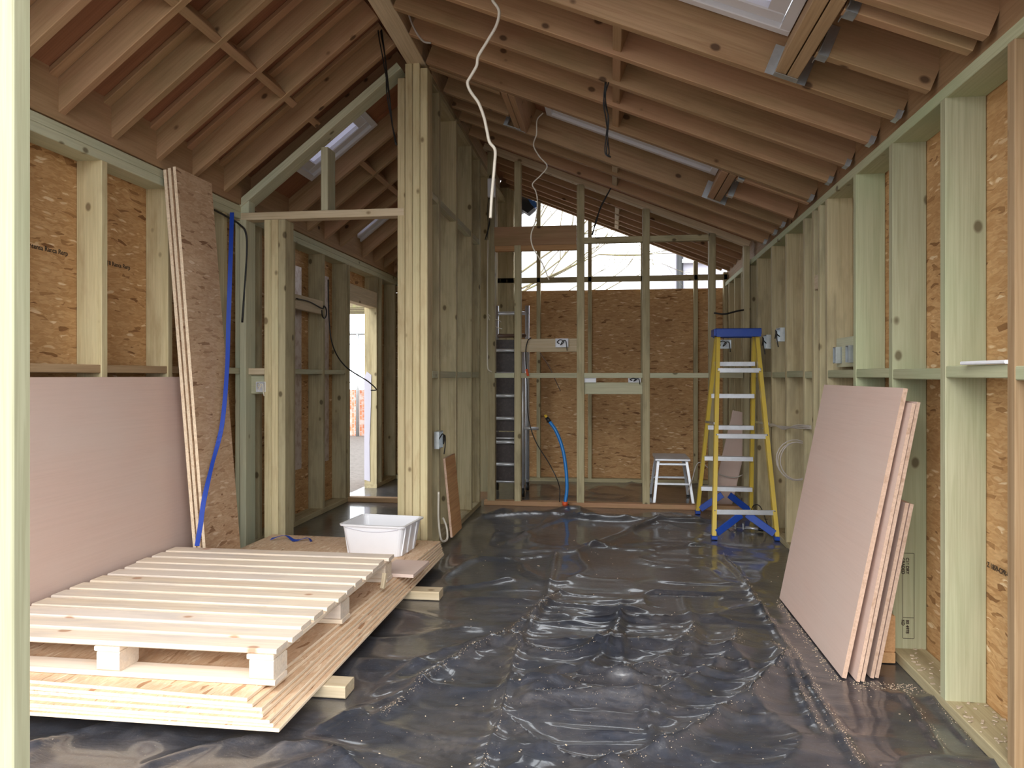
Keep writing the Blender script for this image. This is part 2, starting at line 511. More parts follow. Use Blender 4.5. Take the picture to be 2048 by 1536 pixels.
CREASES = [
    (0.016, 0.020, [(1122,1187),(1075,1226),(1005,1277),(895,1335),(813,1401),(759,1440)]),
    (0.014, 0.018, [(1110,1109),(1095,1191),(1075,1230),(1048,1280),(1032,1316),(1005,1421),(973,1519),(962,1560)]),
    (0.010, 0.014, [(1243,1202),(1239,1269),(1247,1335),(1278,1402),(1305,1472),(1333,1519)]),
    (0.020, 0.035, [(1009,1277),(1052,1304),(1110,1320),(1180,1312),(1223,1277),(1245,1240)]),
    (0.020, 0.034, [(1030,1360),(1060,1384),(1130,1374),(1188,1347),(1227,1292)]),
    (0.018, 0.034, [(1067,1396),(1169,1374),(1247,1358),(1325,1335),(1372,1292),(1390,1262)]),
    (0.016, 0.030, [(1247,1296),(1325,1292),(1387,1273)]),
    (0.022, 0.050, [(1050,1412),(1208,1406),(1305,1402),(1403,1362),(1462,1316),(1475,1270)]),
    (0.024, 0.050, [(1180,1560),(1280,1524),(1364,1491),(1442,1437),(1500,1402),(1550,1350),(1575,1320)]),
    (0.014, 0.024, [(1012,1441),(1050,1470),(1091,1499),(1169,1534),(1240,1548)]),
    (0.012, 0.018, [(1364,1198),(1391,1277),(1372,1350)]),
    (0.013, 0.016, [(1440,1110),(1482,1156),(1515,1210),(1564,1280),(1598,1334),(1631,1392),(1672,1458),(1718,1536)]),
    (0.010, 0.016, [(1540,1290),(1585,1355),(1614,1417),(1647,1475)]),
    (0.010, 0.014, [(1745,1310),(1759,1334),(1829,1421),(1887,1508)]),
    (0.010, 0.012, [(1790,1320),(1860,1400),(1940,1490)]),
    (0.030, 0.060, [(960,1040),(1060,1030),(1120,1032),(1180,1040),(1300,1044),(1420,1046)]),
    (0.016, 0.030, [(1153,1105),(1227,1077),(1294,1050),(1350,1038)]),
    (0.014, 0.026, [(1012,1089),(1075,1058),(1120,1040)]),
    (0.014, 0.030, [(880,1180),(960,1170),(1020,1160)]),
    (0.014, 0.026, [(700,1385),(780,1360),(860,1320),(960,1290)]),
    (0.014, 0.028, [(640,1460),(720,1420),(800,1395),(880,1350)]),
    (0.016, 0.030, [(560,1500),(640,1500),(700,1530),(740,1560)]),
    (0.012, 0.024, [(60,1500),(150,1470),(260,1440)]),
    (0.012, 0.024, [(300,1530),(400,1500),(520,1475)]),
    (0.014, 0.030, [(1180,1090),(1280,1100),(1400,1088),(1440,1080)]),
    (0.012, 0.024, [(900,1110),(1000,1120),(1090,1112)]),
]
def floor_height(x, y):
    z = 0.010 * (vnoise(x * 1.7, y * 1.7, 1) - .5) + 0.006 * (vnoise(x * 5 + 9, y * 5, 2) - .5)
    wx = x + 0.10 * (vnoise(x * 3, y * 3, 5) - .5)
    wy = y + 0.16 * (vnoise(x * 2.2, y * 2.2, 6) - .5)
    mid = np.exp(-((x - 0.15) / 0.62) ** 2) * np.exp(-((y - 3.35) / 0.95) ** 2)
    r1 = 1 - np.abs(2 * vnoise(wx * 2.2, wy * 8.5, 3) - 1)
    r2 = 1 - np.abs(2 * vnoise(wx * 6.0, wy * 24, 4) - 1)
    z = z + mid * (0.040 * r1 ** 2.2 + 0.007 * r2 ** 2)
    rg = 1 - np.abs(2 * vnoise(wx * 2.6 + 3, wy * 3.4, 7) - 1)
    z = z + 0.018 * rg ** 6
    for amp, wid, pts in CREASES:
        P_ = [on_z(u, v) for u, v in pts]
        sp = spline(P_, 5)
        best = np.full(x.shape, 9.0)
        for a, b in zip(sp[:-1], sp[1:]):
            dx, dy = b.x - a.x, b.y - a.y
            L2 = dx * dx + dy * dy + 1e-9
            t = np.clip(((x - a.x) * dx + (y - a.y) * dy) / L2, 0, 1)
            best = np.minimum(best, np.hypot(x - a.x - t * dx, y - a.y - t * dy))
        q = best / wid
        z = z + 1.6 * amp * (0.6 * np.exp(-2.2 * q) + 0.4 * np.exp(-(q / 1.6) ** 2)) * (0.75 + 0.5 * vnoise(x * 4, y * 4, 11))
    hump = 0.05 * np.exp(-(((x + 0.36) / 0.14) ** 2 + ((y - 6.78) / 0.10) ** 2))
    z = z + hump
    # weighed down under the stacks and along the walls
    def press(z, x0, x1, y0, y1, soft=0.12):
        dx = np.maximum(np.maximum(x0 - x, x - x1), 0)
        dy = np.maximum(np.maximum(y0 - y, y - y1), 0)
        f = np.clip(np.hypot(dx, dy) / soft, 0, 1)
        return z * f
    for rect in ((-2.6, -0.93, 2.68, 2.88), (-2.6, -0.90, 3.93, 4.12), (0.9, 1.4, 3.1, 4.4), (0.72, 1.34, 5.6, 5.85), (0.72, 1.34, 6.6, 6.8), (-2.7, 1.4, FY - .08, FY + .12),
                 (-2.7, -1.2, GY - .05, 8.7), (0.3, 0.85, 7.1, 8.1), (1.02, 1.4, 3.2, 3.9), (-1.4, -0.8, 7.2, 8.2), (0.85, 1.12, 5.5, 6.3)):
        z = press(z, *rect)
    return np.clip(z, 0.0, 0.09)

xs = np.concatenate([np.linspace(-2.72, 1.36, 262)])
ys = np.concatenate([np.arange(Y0, 4.6, 0.0145), np.arange(4.6, 8.75, 0.035)])
GX, GYY = np.meshgrid(xs, ys)
GZ = floor_height(GX, GYY)
nx, ny = len(xs), len(ys)
fv = np.stack([GX.ravel(), GYY.ravel(), GZ.ravel()], 1)
ii = np.arange(nx * ny).reshape(ny, nx)
ff = np.stack([ii[:-1, :-1].ravel(), ii[:-1, 1:].ravel(), ii[1:, 1:].ravel(), ii[1:, :-1].ravel()], 1)
me = bpy.data.meshes.new('floor')
me.from_pydata(fv.tolist(), [], ff.tolist())
me.polygons.foreach_set('use_smooth', [True] * len(ff))
me.materials.append(M['dpm'])
fl = link(bpy.data.objects.new('floor', me))
tag(fl, 'floor under wrinkled dusty black polythene sheet', 'floor', kind='structure')
def FZ(x, y):
    i = min(max(int(np.searchsorted(xs, x)), 1), nx - 1); j = min(max(int(np.searchsorted(ys, y)), 1), ny - 1)
    return float(GZ[j - 1:j + 1, i - 1:i + 1].max())

gr = MB().box((0, 12, -0.11), (60, 60, 0.16)).build('ground', M['ground'])
tag(gr, 'gravelly ground outside the building', 'ground', kind='structure')

# ------------------------------------------------------------------ right wall
wr = empty('wall_right', (XR(5), 5, 0), label='right wall of green treated studs with strand board behind', cat='wall', kind='structure')
def stud(parent, x0, x1, y, z0, z1, t=0.045, mat=None, name='stud', rev=False):
    """stud whose near face is at y, from x0 to x1"""
    return timber(name, ((x0 + x1) / 2, y + t / 2, z0), ((x0 + x1) / 2, y + t / 2, z1), t, abs(x1 - x0), mat or M['treated'], parent, up=(1, 0, 0))
RST = [1.40, 1.90, 2.406, 2.886, 3.416, 3.921, 4.438, 4.60, 4.740, 4.971, 5.492, 6.001, 6.617, 7.02, 7.46, 7.90, 8.30, 8.62]
for i, y in enumerate(RST):
    m = M['brown_timber'] if i == 2 else (M['green'] if y < 4.4 else M['treated_dull'])
    stud(wr, XR(y), XR(y) + 0.14, y, 0.045, 2.245, mat=m)
def lin(z, x_off, y0, y1): return (XR(y0) + x_off, y0, z), (XR(y1) + x_off, y1, z)
timber('sole_plate', *lin(0.0225, 0.07, Y0, Y1), 0.14, 0.045, M['treated_dull'], wr)
timber('top_plate', *lin(2.2675, 0.07, Y0, Y1), 0.14, 0.045, M['green'], wr)
timber('ledger', *lin(2.45, 0.055, Y0, Y1), 0.045, 0.30, M['rafter'], wr)
for a, b in zip(RST[:-1], RST[1:]):
    if b - a < 0.2: continue
    jit = random.uniform(-.006, .006)
    timber('noggin', (XR(a) + .062, a + .045, 1.243 + jit), (XR(b) + .062, b, 1.243 + jit), 0.12, 0.043, M['green'], wr)
# small block between the close studs
timber('noggin', (XR(4.6) + .03, 4.645, 1.80), (XR(4.6) + .03, 4.74, 1.80), 0.05, 0.09, M['white_timber'], wr, up=(0, 0, 1))
def panel(name, corner_a, corner_b, z0, z1, thick, mat, parent=None, out=1):
    """upright board between two plan points; local xy is the board's face"""
    a, b = V((corner_a[0], corner_a[1], 0)), V((corner_b[0], corner_b[1], 0))
    x = (b - a).normalized(); y = V((0, 0, 1)); z = x.cross(y)
    m4 = Matrix((x, y, z)).transposed().to_4x4()
    L = (b - a).length
    m4.translation = (a + b) / 2 + V((0, 0, (z0 + z1) / 2))
    return MB().box((0, 0, 0), (L, z1 - z0, thick)).build(name, mat, parent, m4, True)
for y0, y1 in ((Y0, 3.44), (3.443, 5.51), (5.513, 8.0), (8.003, 8.8)):
    panel('sheathing', (XR(y0) + .15, y0), (XR(y1) + .15, y1), 0.0, 2.30, 0.018, M['osb'], wr)

def text3d(name, body, m4, size, parent, mat, align='LEFT'):
    cu = bpy.data.curves.new(name, 'FONT')
    cu.body = body
    cu.size = size
    cu.align_x = align
    cu.extrude = 0.0004
    cu.offset = 0.0006
    cu.materials.append(mat)
    o = bpy.data.objects.new(name, cu)
    return link(o, parent, m4)
def face_frame(p, right, up):
    x = V(right).normalized(); y = V(up); y = (y - x * y.dot(x)).normalized(); z = x.cross(y)
    m4 = Matrix((x, y, z)).transposed().to_4x4(); m4.translation = V(p)
    return m4
# print on the right-hand strand board
wx = V((0.012, 1, 0)).normalized()
text3d('printed_text', 'Z 1859-CPR-0628 Ca Lab 3H', face_frame((XR(2.2) + .1395, 2.865, 0.545), -wx, (0, 0, 1)), 0.026, wr, M['ink'])
# grading stamp on the second stud from the front
sx = XR(3.416)
text3d('grade_stamp', 'C16 DRY\nGRADED', face_frame((sx + .055, 3.4155, 0.44), (0, 0, -1), (1, 0, 0)), 0.018, wr, M['ink'])
text3d('grade_stamp', 'BS 4978\nKD', face_frame((sx + .055, 3.4155, 0.17), (0, 0, -1), (1, 0, 0)), 0.018, wr, M['ink'])
fs_ = MB()
for xa, za, xb, zb in ((.042, .09, .042, .46), (.088, .09, .088, .46), (.042, .09, .088, .09), (.042, .18, .088, .18), (.042, .46, .088, .46)):
    fs_.bar((sx + xa, 3.4156, za), (sx + xb, 3.4156, zb), 0.0016, 0.0016)
fs_.build('stamp_border', M['ink'], wr)

# ------------------------------------------------------------------ left wall
wl = empty('wall_left', (LX, 5, 0), label='left wall of pale studs with strand board behind', cat='wall', kind='structure')
LST = [1.45, 1.95, 2.42, 2.90, 3.43, 3.995, 4.62, 5.12, 5.70, 6.33, 6.90]
for y in LST:
    stud(wl, LX, LX - 0.14, y, 0.045, 2.32, mat=M['post'] if y < 4.2 else M['treated_dull'])
for y in (6.975, 7.86, 8.02, 8.55):
    stud(wl, LX, LX - 0.14, y, 0.045, 2.32, mat=M['treated_dull'])
timber('sole_plate', (LX - .07, Y0, .0225), (LX - .07, 7.02, .0225), 0.14, 0.045, M['treated_dull'], wl)
timber('sole_plate', (LX - .07, 7.86, .0225), (LX - .07, Y1, .0225), 0.14, 0.045, M['treated_dull'], wl)
timber('top_plate', (LX - .07, Y0, 2.343), (LX - .07, Y1, 2.343), 0.14, 0.046, M['treated'], wl)
timber('top_plate', (LX - .072, Y0, 2.390), (LX - .072, Y1, 2.390), 0.14, 0.046, M['treated'], wl)
timber('ledger', (LX - .02, Y0, 2.56), (LX - .02, Y1, 2.56), 0.045, 0.28, M['rafter'], wl)
for a, b in zip(LST[:-1], LST[1:]):
    timber('noggin', (LX - .066, a + .045, 1.266), (LX - .066, b, 1.266), 0.12, 0.042, M['brown_timber'] if a < 4.5 else M['treated'], wl)
timber('noggin', (LX - .02, 5.745, 1.84), (LX - .02, 6.33, 1.84), 0.04, 0.12, M['white_timber'], wl)
timber('door_lintel', (LX - .05, 7.02, 2.06), (LX - .05, 7.86, 2.06), 0.10, 0.17, M['white_timber'], wl)
for y0, y1 in ((Y0, 3.46), (3.463, 5.72), (5.723, 6.96), (7.92, 8.8)):
    panel('sheathing', (LX - .15, y0), (LX - .15, y1), 0.0, 2.42, 0.018, M['osb'], wl)
panel('sheathing', (LX - .15, 6.96), (LX - .15, 7.92), 2.12, 2.42, 0.018, M['osb'], wl)
text3d('printed_text', '22 Quality Intensa Ranca Rerp', face_frame((LX - .1405, 2.965, 1.83), (0, 1, 0), (0, 0, 1)), 0.033, wl, M['ink'])
text3d('printed_text', '22 Qual 1618 Ranca Rerp', face_frame((LX - .1405, 3.51, 1.83), (0, 1, 0), (0, 0, 1)), 0.033, wl, M['ink'])
# foil-faced strips seen between the corridor studs
for y in (5.70, 6.33):
    MB().box((LX - .132, y + .30, 1.30), (.016, .30, 1.75)).build('foil_strip', M['foil'], wl)
# strip of membrane on the far jamb of the side doorway
MB().prism([(-2.69, .09), (-2.625, .07), (-2.63, .5), (-2.615, .9), (-2.61, 1.24), (-2.66, 1.28), (-2.69, 1.22)], .006, Matrix(((1, 0, 0, 0), (0, 0, -1, 7.855), (0, 1, 0, 0), (0, 0, 0, 1)))).build('membrane_strip', M['membrane'], wl)

# ------------------------------------------------------------------ back wall
wb = empty('wall_back', (-0.6, 8.62, 0), label='back wall, open above waist-high strand board sheets', cat='wall', kind='structure')
BY = 8.60
for x in (-2.5, -1.95, -0.84, -0.243, 0.362, 0.956, 1.285):
    zt = (ZL(x) + .02 if x < -1.3 else ZR(x) + .11)
    timber('stud', (x, BY + .045, .045), (x, BY + .045, zt), .045, .09, M['treated_dull'], wb, up=(0, 1, 0))
for x in (-1.33, -1.25, -1.17):
    timber('post', (x, BY + .045, .045), (x, BY + .045, 3.44), .082, .09, M['treated_dull'], wb, up=(0, 1, 0))
timber('sole_plate', (-2.55, BY + .045, .0225), (1.31, BY + .045, .0225), .09, .045, M['treated_dull'], wb)
timber('rail', (-2.5, BY + .03, 2.35), (1.30, BY + .03, 2.35), .06, .062, M['treated_dull'], wb)
for x0, x1 in ((-2.69, -1.47), (-1.467, -0.25), (-0.247, 0.97), (0.973, 1.45)):
    panel('sheathing', (x0, BY + .10), (x1, BY + .10), 0.0, 2.235, .018, M['osb'], wb)
panel('sheathing', (-2.69, BY + .102), (-1.35, BY + .102), 2.24, 3.2, .018, M['osb'], wb)
timber('verge_rafter', (1.26, BY + .07, ZR(1.26) + .165), (-1.3, BY + .07, ZR(-1.3) + .165), .045, .085, M['rafter'], wb, up=NR)

# ------------------------------------------------------------------ stud partition in front of the back room
wm = empty('wall_middle', (0, FY, 0), label='open stud partition across the room in front of back wall', cat='partition', kind='structure')
def ztop(x): return ZR(x) + .095
for x, w in ((-1.13, .072), (-.877, .062), (-.283, .07), (.323, .066), (.92, .06), (1.225, .05)):
    timber('stud', (x, FY + .045, .045), (x, FY + .045, ztop(x)), w, .09, M['treated_dull'], wm, up=(0, 1, 0))
timber('sole_plate', (-1.2, FY + .045, .0225), (1.25, FY + .045, .0225), .09, .045, M['rafter'], wm)
timber('top_plate', (-1.2, FY + .045, ztop(-1.2) + .03), (1.25, FY + .045, ztop(1.25) + .03), .09, .056, M['white_timber'], wm, up=NR)
XS = (-1.13, -.877, -.283, .323, .92, 1.225)
for i, (a, b) in enumerate(zip(XS[:-1], XS[1:])):
    timber('noggin', (a + .034, FY + .03, 1.235), (b - .034, FY + .03, 1.235), .06, .048, M['treated'], wm)
    if i in (2, 3):
        timber('noggin', (a + .034, FY + .03, 2.50), (b - .034, FY + .03, 2.50), .06, .055, M['treated_dull'], wm)
timber('header', (-1.1, FY + .022, 2.555), (-.32, FY + .022, 2.555), .045, .18, M['rafter'], wm)
timber('header', (-1.1, FY + .034, 2.44), (-.32, FY + .034, 2.44), .06, .05, M['orange_timber'], wm)
timber('backing_board', (-.845, FY + .03, 1.52), (-.318, FY + .03, 1.52), .025, .125, M['white_timber'], wm)
timber('backing_board', (-.247, FY + .06, 1.115), (.29, FY + .06, 1.115), .025, .11, M['treated'], wm)

# ------------------------------------------------------------------ centre partition beside the corridor
wc = empty('wall_center', (-1.28, 6, 0), label='open stud partition between main room and side corridor', cat='partition', kind='structure')
PX = -1.225
for y in (5.205, 5.80, 6.45, 6.86):
    timber('stud', (PX - .07, y + .0225, .045), (PX - .07, y + .0225, 3.28), .045, .14, M['treated_dull'], wc, up=(1, 0, 0))
timber('sole_plate', (PX - .065, 4.99, .0225), (PX - .065, FY, .0225), .13, .045, M['treated_dull'], wc)
timber('top_plate', (PX - .07, 4.99, 3.29), (PX - .07, 8.6, 3.29), .13, .045, M['treated_dull'], wc)
for y in (7.5, 8.1):
    timber('stud', (PX - .07, y, .045), (PX - .07, y, 3.28), .045, .09, M['treated_dull'], wc, up=(1, 0, 0))
YS = [4.99, 5.205, 5.80, 6.45, 6.86]
for a, b in zip(YS[:-1], YS[1:]):
    timber('noggin', (PX - .03, a + .045, 1.24), (PX - .03, b, 1.24), .05, .05, M['treated'], wc)
    timber('noggin', (PX - .03, a + .045, 2.49), (PX - .03, b, 2.49), .05, .05, M['treated'], wc)

# ------------------------------------------------------------------ gable frame with the post
wg = empty('wall_gable', (-1.9, GY, 0), label='framed gable opening into the corridor with built-up post', cat='partition', kind='structure')
for k, (x0, x1) in enumerate(((-1.430, -1.379), (-1.377, -1.327), (-1.325, -1.275), (-1.273, -1.222))):
    zt = 3.24 if k == 0 else (3.335 if k < 3 else 3.30)
    timber('post_stud', ((x0 + x1) / 2, GY + .07, .0), ((x0 + x1) / 2, GY + .07, zt), x1 - x0 - .001, .14, M['post'], wg, up=(0, 1, 0), ch=.004)
timber('jamb_stud', (-2.572, GY + .045, 0.0), (-2.572, GY + .045, 2.31), .045, .09, M['treated'], wg, up=(0, 1, 0))
timber('jamb_stud', (-2.524, GY + .045, 0.0), (-2.524, GY + .045, 2.31), .045, .14, M['treated'], wg, up=(0, 1, 0))
timber('jamb_stud', (-2.355, GY + .045, 0.0), (-2.355, GY + .045, 2.31), .05, .09, M['post'], wg, up=(0, 1, 0))
timber('jamb_stud', (-2.304, GY + .045, 0.0), (-2.304, GY + .045, 2.31), .05, .09, M['post'], wg, up=(0, 1, 0))
timber('jamb_stud', (-2.252, GY + .07, 0.0), (-2.252, GY + .07, 2.31), .05, .14, M['treated_dull'], wg, up=(0, 1, 0))
timber('header', (-2.59, GY + .042, 2.338), (-1.385, GY + .042, 2.338), .09, .052, M['white_timber'], wg)
timber('cripple_stud', (-1.948, GY + .078, 2.364), (-1.948, GY + .078, 2.80), .05, .14, M['treated'], wg, up=(0, 1, 0))
timber('raking_plate', (-2.57, GY + .0665, 2.42), (-1.42, GY + .0665, 2.42 + .79 * 1.15), .14, .05, M['treated'], wg, up=NL)
timber('jamb_stud', (-2.53, GY + .049, 2.364), (-2.53, GY + .049, 2.47), .07, .09, M['treated'], wg, up=(0, 1, 0))
timber('noggin', (-2.50, GY + .05, 1.262), (-2.38, GY + .05, 1.262), .08, .045, M['white_timber'], wg)
timber('backing_board', (-2.50, GY + .06, 1.17), (-2.38, GY + .06, 1.17), .02, .13, M['treated'], wg)
timber('threshold_plate', (-2.55, 7.0, .0225), (-1.36, 7.0, .0225), .09, .045, M['rafter'], wg)

# ------------------------------------------------------------------ front opening: the jamb stud beside the camera
wf = empty('wall_front', (-1.2, 1.3, 0), label='pale green stud framing the open front, at left edge of photo', cat='stud', kind='structure')
timber('stud', (-1.224, 1.322, 0.0), (-1.224, 1.322, 2.35), .045, .14, M['green'], wf, up=(1, 0, 0))
timber('lintel', (-2.55, 1.322, 2.40), (1.19, 1.322, 2.40), .045, .10, M['treated'], wf)

# ------------------------------------------------------------------ roof
cr = empty('ceiling_right', (0, 5, 2.8), label='right roof slope of closely spaced rafters under boarding', cat='ceiling', kind='structure')
cl = empty('ceiling_left', (-1.9, 5, 2.9), label='left roof slope of rafters under red-brown boarding', cat='ceiling', kind='structure')
def rafter_r(yf, xa, xb, d=RD, mat=None):
    y = yf - .0225
    if yf > 7: d = .085                       # shallower rafters over the back room
    a = V((xa, y, ZR(xa))) + NR * (RD - d / 2); b = V((xb, y, ZR(xb))) + NR * (RD - d / 2)
    return timber('rafter', a, b, .045, d, mat or M['rafter'], cr, up=NR)
def hanger(parent, p, along, up, w=.05, h=.10, g=.04, L_=.04):
    """folded steel joist hanger: a strap down each side and under the timber end"""
    m4, L = frame(V(p) - V(along) * .02, V(p) + V(along) * .02, up)
    mb = MB()
    for s in (-1, 1):
        mb.box((0, s * (w / 2 + .0012), h / 2), (L_, .0024, h))
        mb.box((L_ / 2 + .0012, s * (w / 2 + g / 2), h / 2), (.0024, g, h))
    mb.box((0, 0, -.0012), (L_, w + .004, .0024))
    return mb.build('joist_hanger', M['galv'], parent, m4, True)
RF = [1.55, 1.90, 2.25, 2.61, 3.375, 3.713, 4.082, 4.41, 4.82, 5.62, 5.90, 6.30, 7.45, 7.76, 8.06, 8.28, 8.54]
for y in RF:
    r_ = rafter_r(y, XR(y) + .0, -1.215)
    if y > 3.3 and y < 6.7:
        hanger(r_, (XR(y) - .012, y - .0225, ZR(XR(y) - .012) - .002), (1, 0, -MRt), NR, h=.035, g=.010, L_=.022)
RL = ((2.63, 3.33), (4.84, 5.575))           # rooflight bays on the right slope
TAIL = (2.72, 3.065, 4.91, 5.33)
for y in TAIL:
    r_ = rafter_r(y, XR(y), .795)
    hanger(r_, (.82, y - .0225, ZR(.82) - .002), (-1, 0, MRt), NR, h=.12)
    rafter_r(y, -.735, -1.215)
for y0, y1 in RL:
    for x in (.717, .766, -.655, -.704):
        p = V((x, 0, ZR(x))) + NR * (RD / 2)
        t_ = timber('trimmer', (p.x, y0, p.z), (p.x, y1, p.z), .048, RD, M['brown_timber'] if y0 < 3 and x > 0 else M['rafter'], cr, up=NR)
        if x in (.766, -.704):
            hanger(t_, (x - .0245, y1 - .03, ZR(x - .0245) - .003), (0, 1, 0), NR, w=.10, h=.13)
# noggins between the rafters
full = RF
for a, b in zip(full[:-1], full[1:]):
    if b - a > .6: continue
    z = ZR(.02)
    nd_ = RD - .02 if b < 7 else .09
    p0 = V((.02, a, z)) + NR * (RD - nd_ / 2)
    p1 = V((.02, b - .045, z)) + NR * (RD - nd_ / 2)
    timber('noggin', p0, p1, .045, nd_, M['white_timber'] if a > 5.5 else M['rafter'], cr, up=NR)
def deck(parent, side, x0, x1, y0, y1):
    if side == 'R':
        nrm, zf, d = NR, ZR, RD + .010
    else:
        nrm, zf, d = NL, ZL, RDL + .010
    a = V((x0, (y0 + y1) / 2, zf(x0))) + nrm * d
    b = V((x1, (y0 + y1) / 2, zf(x1))) + nrm * d
    return timber('roof_board', a, b, y1 - y0, .018, M['deck'], parent, up=nrm, ch=0)
def deck_bays(parent, side, xa, xb, holes):
    """boards laid across the slope, left out at the rooflights"""
    cuts = sorted({Y0, Y1} | {h[2] for h in holes} | {h[3] for h in holes})
    for y0, y1 in zip(cuts[:-1], cuts[1:]):
        hole = next((h for h in holes if h[2] <= y0 + 1e-6 and h[3] >= y1 - 1e-6), None)
        spans = [(xa, xb)] if hole is None else [(xa, hole[0]), (hole[1], xb)]
        for s0, s1 in spans:
            n = max(1, round(abs(s1 - s0) / .6))
            for k in range(n):
                deck(parent, side, s0 + (s1 - s0) * k / n, s0 + (s1 - s0) * (k + 1) / n - .001, y0, y1 - .001)
deck_bays(cr, 'R', -1.40, 1.50, [(-.51, .66, 2.70, 3.28), (-.51, .66, 4.91, 5.51)])

def rafter_l(yf, xa=LX - .0, xb=-1.38, mat=None):
    y = yf - .0225
    a = V((xa, y, ZL(xa))) + NL * (RDL / 2); b = V((xb, y, ZL(xb))) + NL * (RDL / 2)
    return timber('rafter', a, b, .045, RDL, mat or M['rafter'], cl, up=NL)
LF = [1.70, 2.07, 2.44, 2.807, 3.177, 3.545, 3.926, 4.288, 4.66, 5.03, 5.66, 6.02, 6.40, 6.78, 7.42, 7.80, 8.16, 8.55]
for y in LF:
    rafter_l(y)
    if y < 4.8:
        a = V((LX, y - .075, ZL(LX))) + NL * (RDL - .013); b = V((-1.38, y - .075, ZL(-1.38))) + NL * (RDL - .013)
        timber('batten', a, b, .055, .026, M['rafter'], cl, up=NL)
for a, b in zip(LF[:-1], LF[1:]):
    if b - a > .5: continue
    x = -1.958
    p0 = V((x, a, ZL(x))) + NL * (.06); p1 = V((x, b - .045, ZL(x))) + NL * (.06)
    if a > 4.25 and a < 4.7:
        p1 = p0 + V((0, .12, 0))
    timber('noggin', p0, p1, .045, .115, M['rafter'], cl, up=NL)
deck_bays(cl, 'L', LX - .15, -1.20, [(-2.24, -1.76, 5.10, 5.56), (-2.58, -2.16, 6.87, 7.32)])
timber('eaves_board', (LX - .10, Y0, 2.55), (LX - .10, Y1, 2.55), .02, .2, M['deck'], cl)

rb = timber('ridge_beam', (-1.245, Y0, 3.46), (-1.365, Y1, 3.46), .125, .25, M['white_timber'])
tag(rb, 'ridge beam running along the roof to the built-up post', 'beam', kind='structure')
fb = MB().prism([(1.5, ZR(1.5) + .3), (-1.32, ZR(-1.32) + .3), (-2.9, ZL(-2.9) + .35), (-2.9, ZL(-2.9) + .40), (-1.32, ZR(-1.32) + .36), (1.5, ZR(1.5) + .36)], Y1 - Y0, Matrix(((1, 0, 0, 0), (0, 0, -1, (Y0 + Y1) / 2), (0, 1, 0, 0), (0, 0, 0, 1))))

# ------------------------------------------------------------------ rooflights
def rooflight(name, side, x0, x1, y0, y1, label):
    nrm, zf, m = (NR, ZR, -MRt) if side == 'R' else (NL, ZL, MLt)
    ex = V((1, 0, m)).normalized(); ey = V((0, 1, 0)); ez = ex.cross(ey)
    if ez.z < 0: ez = -ez
    xm, ym = (x0 + x1) / 2, (y0 + y1) / 2
    m4 = Matrix((ex, ey, ez)).transposed().to_4x4()
    m4.translation = V((xm, ym, zf(xm))) + nrm * ((RD if side == 'R' else RDL) - .02)
    o = bpy.data.objects.new(name, None); link(o, None, m4); tag(o, label, 'rooflight', kind='structure')
    L, W = (x1 - x0) / ex.x, y1 - y0
    fr = MB()
    t = .045
    for s in (-1, 1):
        fr.box((0, s * (W / 2 - t / 2), .05), (L, t, .12), None, .004)
        fr.box((s * (L / 2 - t / 2), 0, .05), (t, W - 2 * t, .12), None, .004)
    fr.build('frame', M['white_paint'], o, m4, True)
    sa = MB(); t2 = .075; L2, W2 = L - 2 * t - .008, W - 2 * t - .008
    for s in (-1, 1):
        sa.box((0, s * (W2 / 2 - t2 / 2), .035), (L2, t2, .05), None, .006)
        sa.box((s * (L2 / 2 - t2 / 2), 0, .035), (t2, W2 - 2 * t2, .05), None, .006)
    sa.build('sash', M['white_paint'], o, m4, True)
    MB().box((0, 0, .05), (L2 - 2 * t2 + .01, W2 - 2 * t2 + .01, .014)).build('pane', M['pane'], o, m4, True)
    return o
rooflight('window_1', 'R', -.54, .69, 2.67, 3.31, 'white rooflight at top of photo beside the orange doubled trimmer')
rooflight('window_2', 'R', -.54, .69, 4.88, 5.54, 'white rooflight midway along the right roof slope')
rooflight('window_3', 'L', -2.27, -1.73, 5.07, 5.59, 'white rooflight over the corridor seen behind the cripple stud')
rooflight('window_4', 'L', -2.61, -2.13, 6.84, 7.35, 'white rooflight far down the corridor under its header')

# ------------------------------------------------------------------ stack of strand board on bearers, with pallet and bin
for k, (y, lab) in enumerate(((2.70, 'timber bearer under the near end of the strand board stack'), (3.95, 'timber bearer under the far end of the strand board stack'))):
    x1 = -1.0 if k == 0 else -.93
    b_ = timber('timber_bearer', (-2.30, y + .05, .026), (x1, y + .05, .026), .10, .047, M['white_timber'], ch=.004)
    tag(b_, lab, 'timber')
ZS = .051
NS = 7
sh_t = .0125
top_z = ZS
for k in range(NS):
    z = ZS + k * (sh_t + .0008)
    th = -math.radians((0, .45, .6, 1.2, 1.35, 2.0, 2.5)[k])
    w_, l_ = (1.22, 2.44) if k == 0 else ((1.21, 2.43) if k < 4 else (1.19, 2.41))
    piv = Matrix.Translation(V((-1.088 - .004 * k, 4.765 - .006 * (k % 3), z + sh_t / 2))) @ Matrix.Rotation(th, 4, 'Z')
    m4 = piv @ Matrix.Translation(V((-w_ / 2, -l_ / 2, 0))) @ Matrix.Rotation(math.pi / 2, 4, 'Z')
    o = slab('strand_board_sheet', (l_, w_, sh_t), M['osb_pale'], M['osb_edge'], None, m4, .0015)
    if k == NS - 1:
        lab = 'topmost strand board sheet of the stack, under pallet and white bin'
    elif k == 0:
        lab = 'bottom strand board sheet of the stack, lying on the timber bearers'
    else:
        lab = 'strand board sheet inside the stack between its top and bottom sheets'
    tag(o, lab, 'board', 'strand board sheets stacked under the pallet')
    top_z = z + sh_t
TZ = top_z + .0008

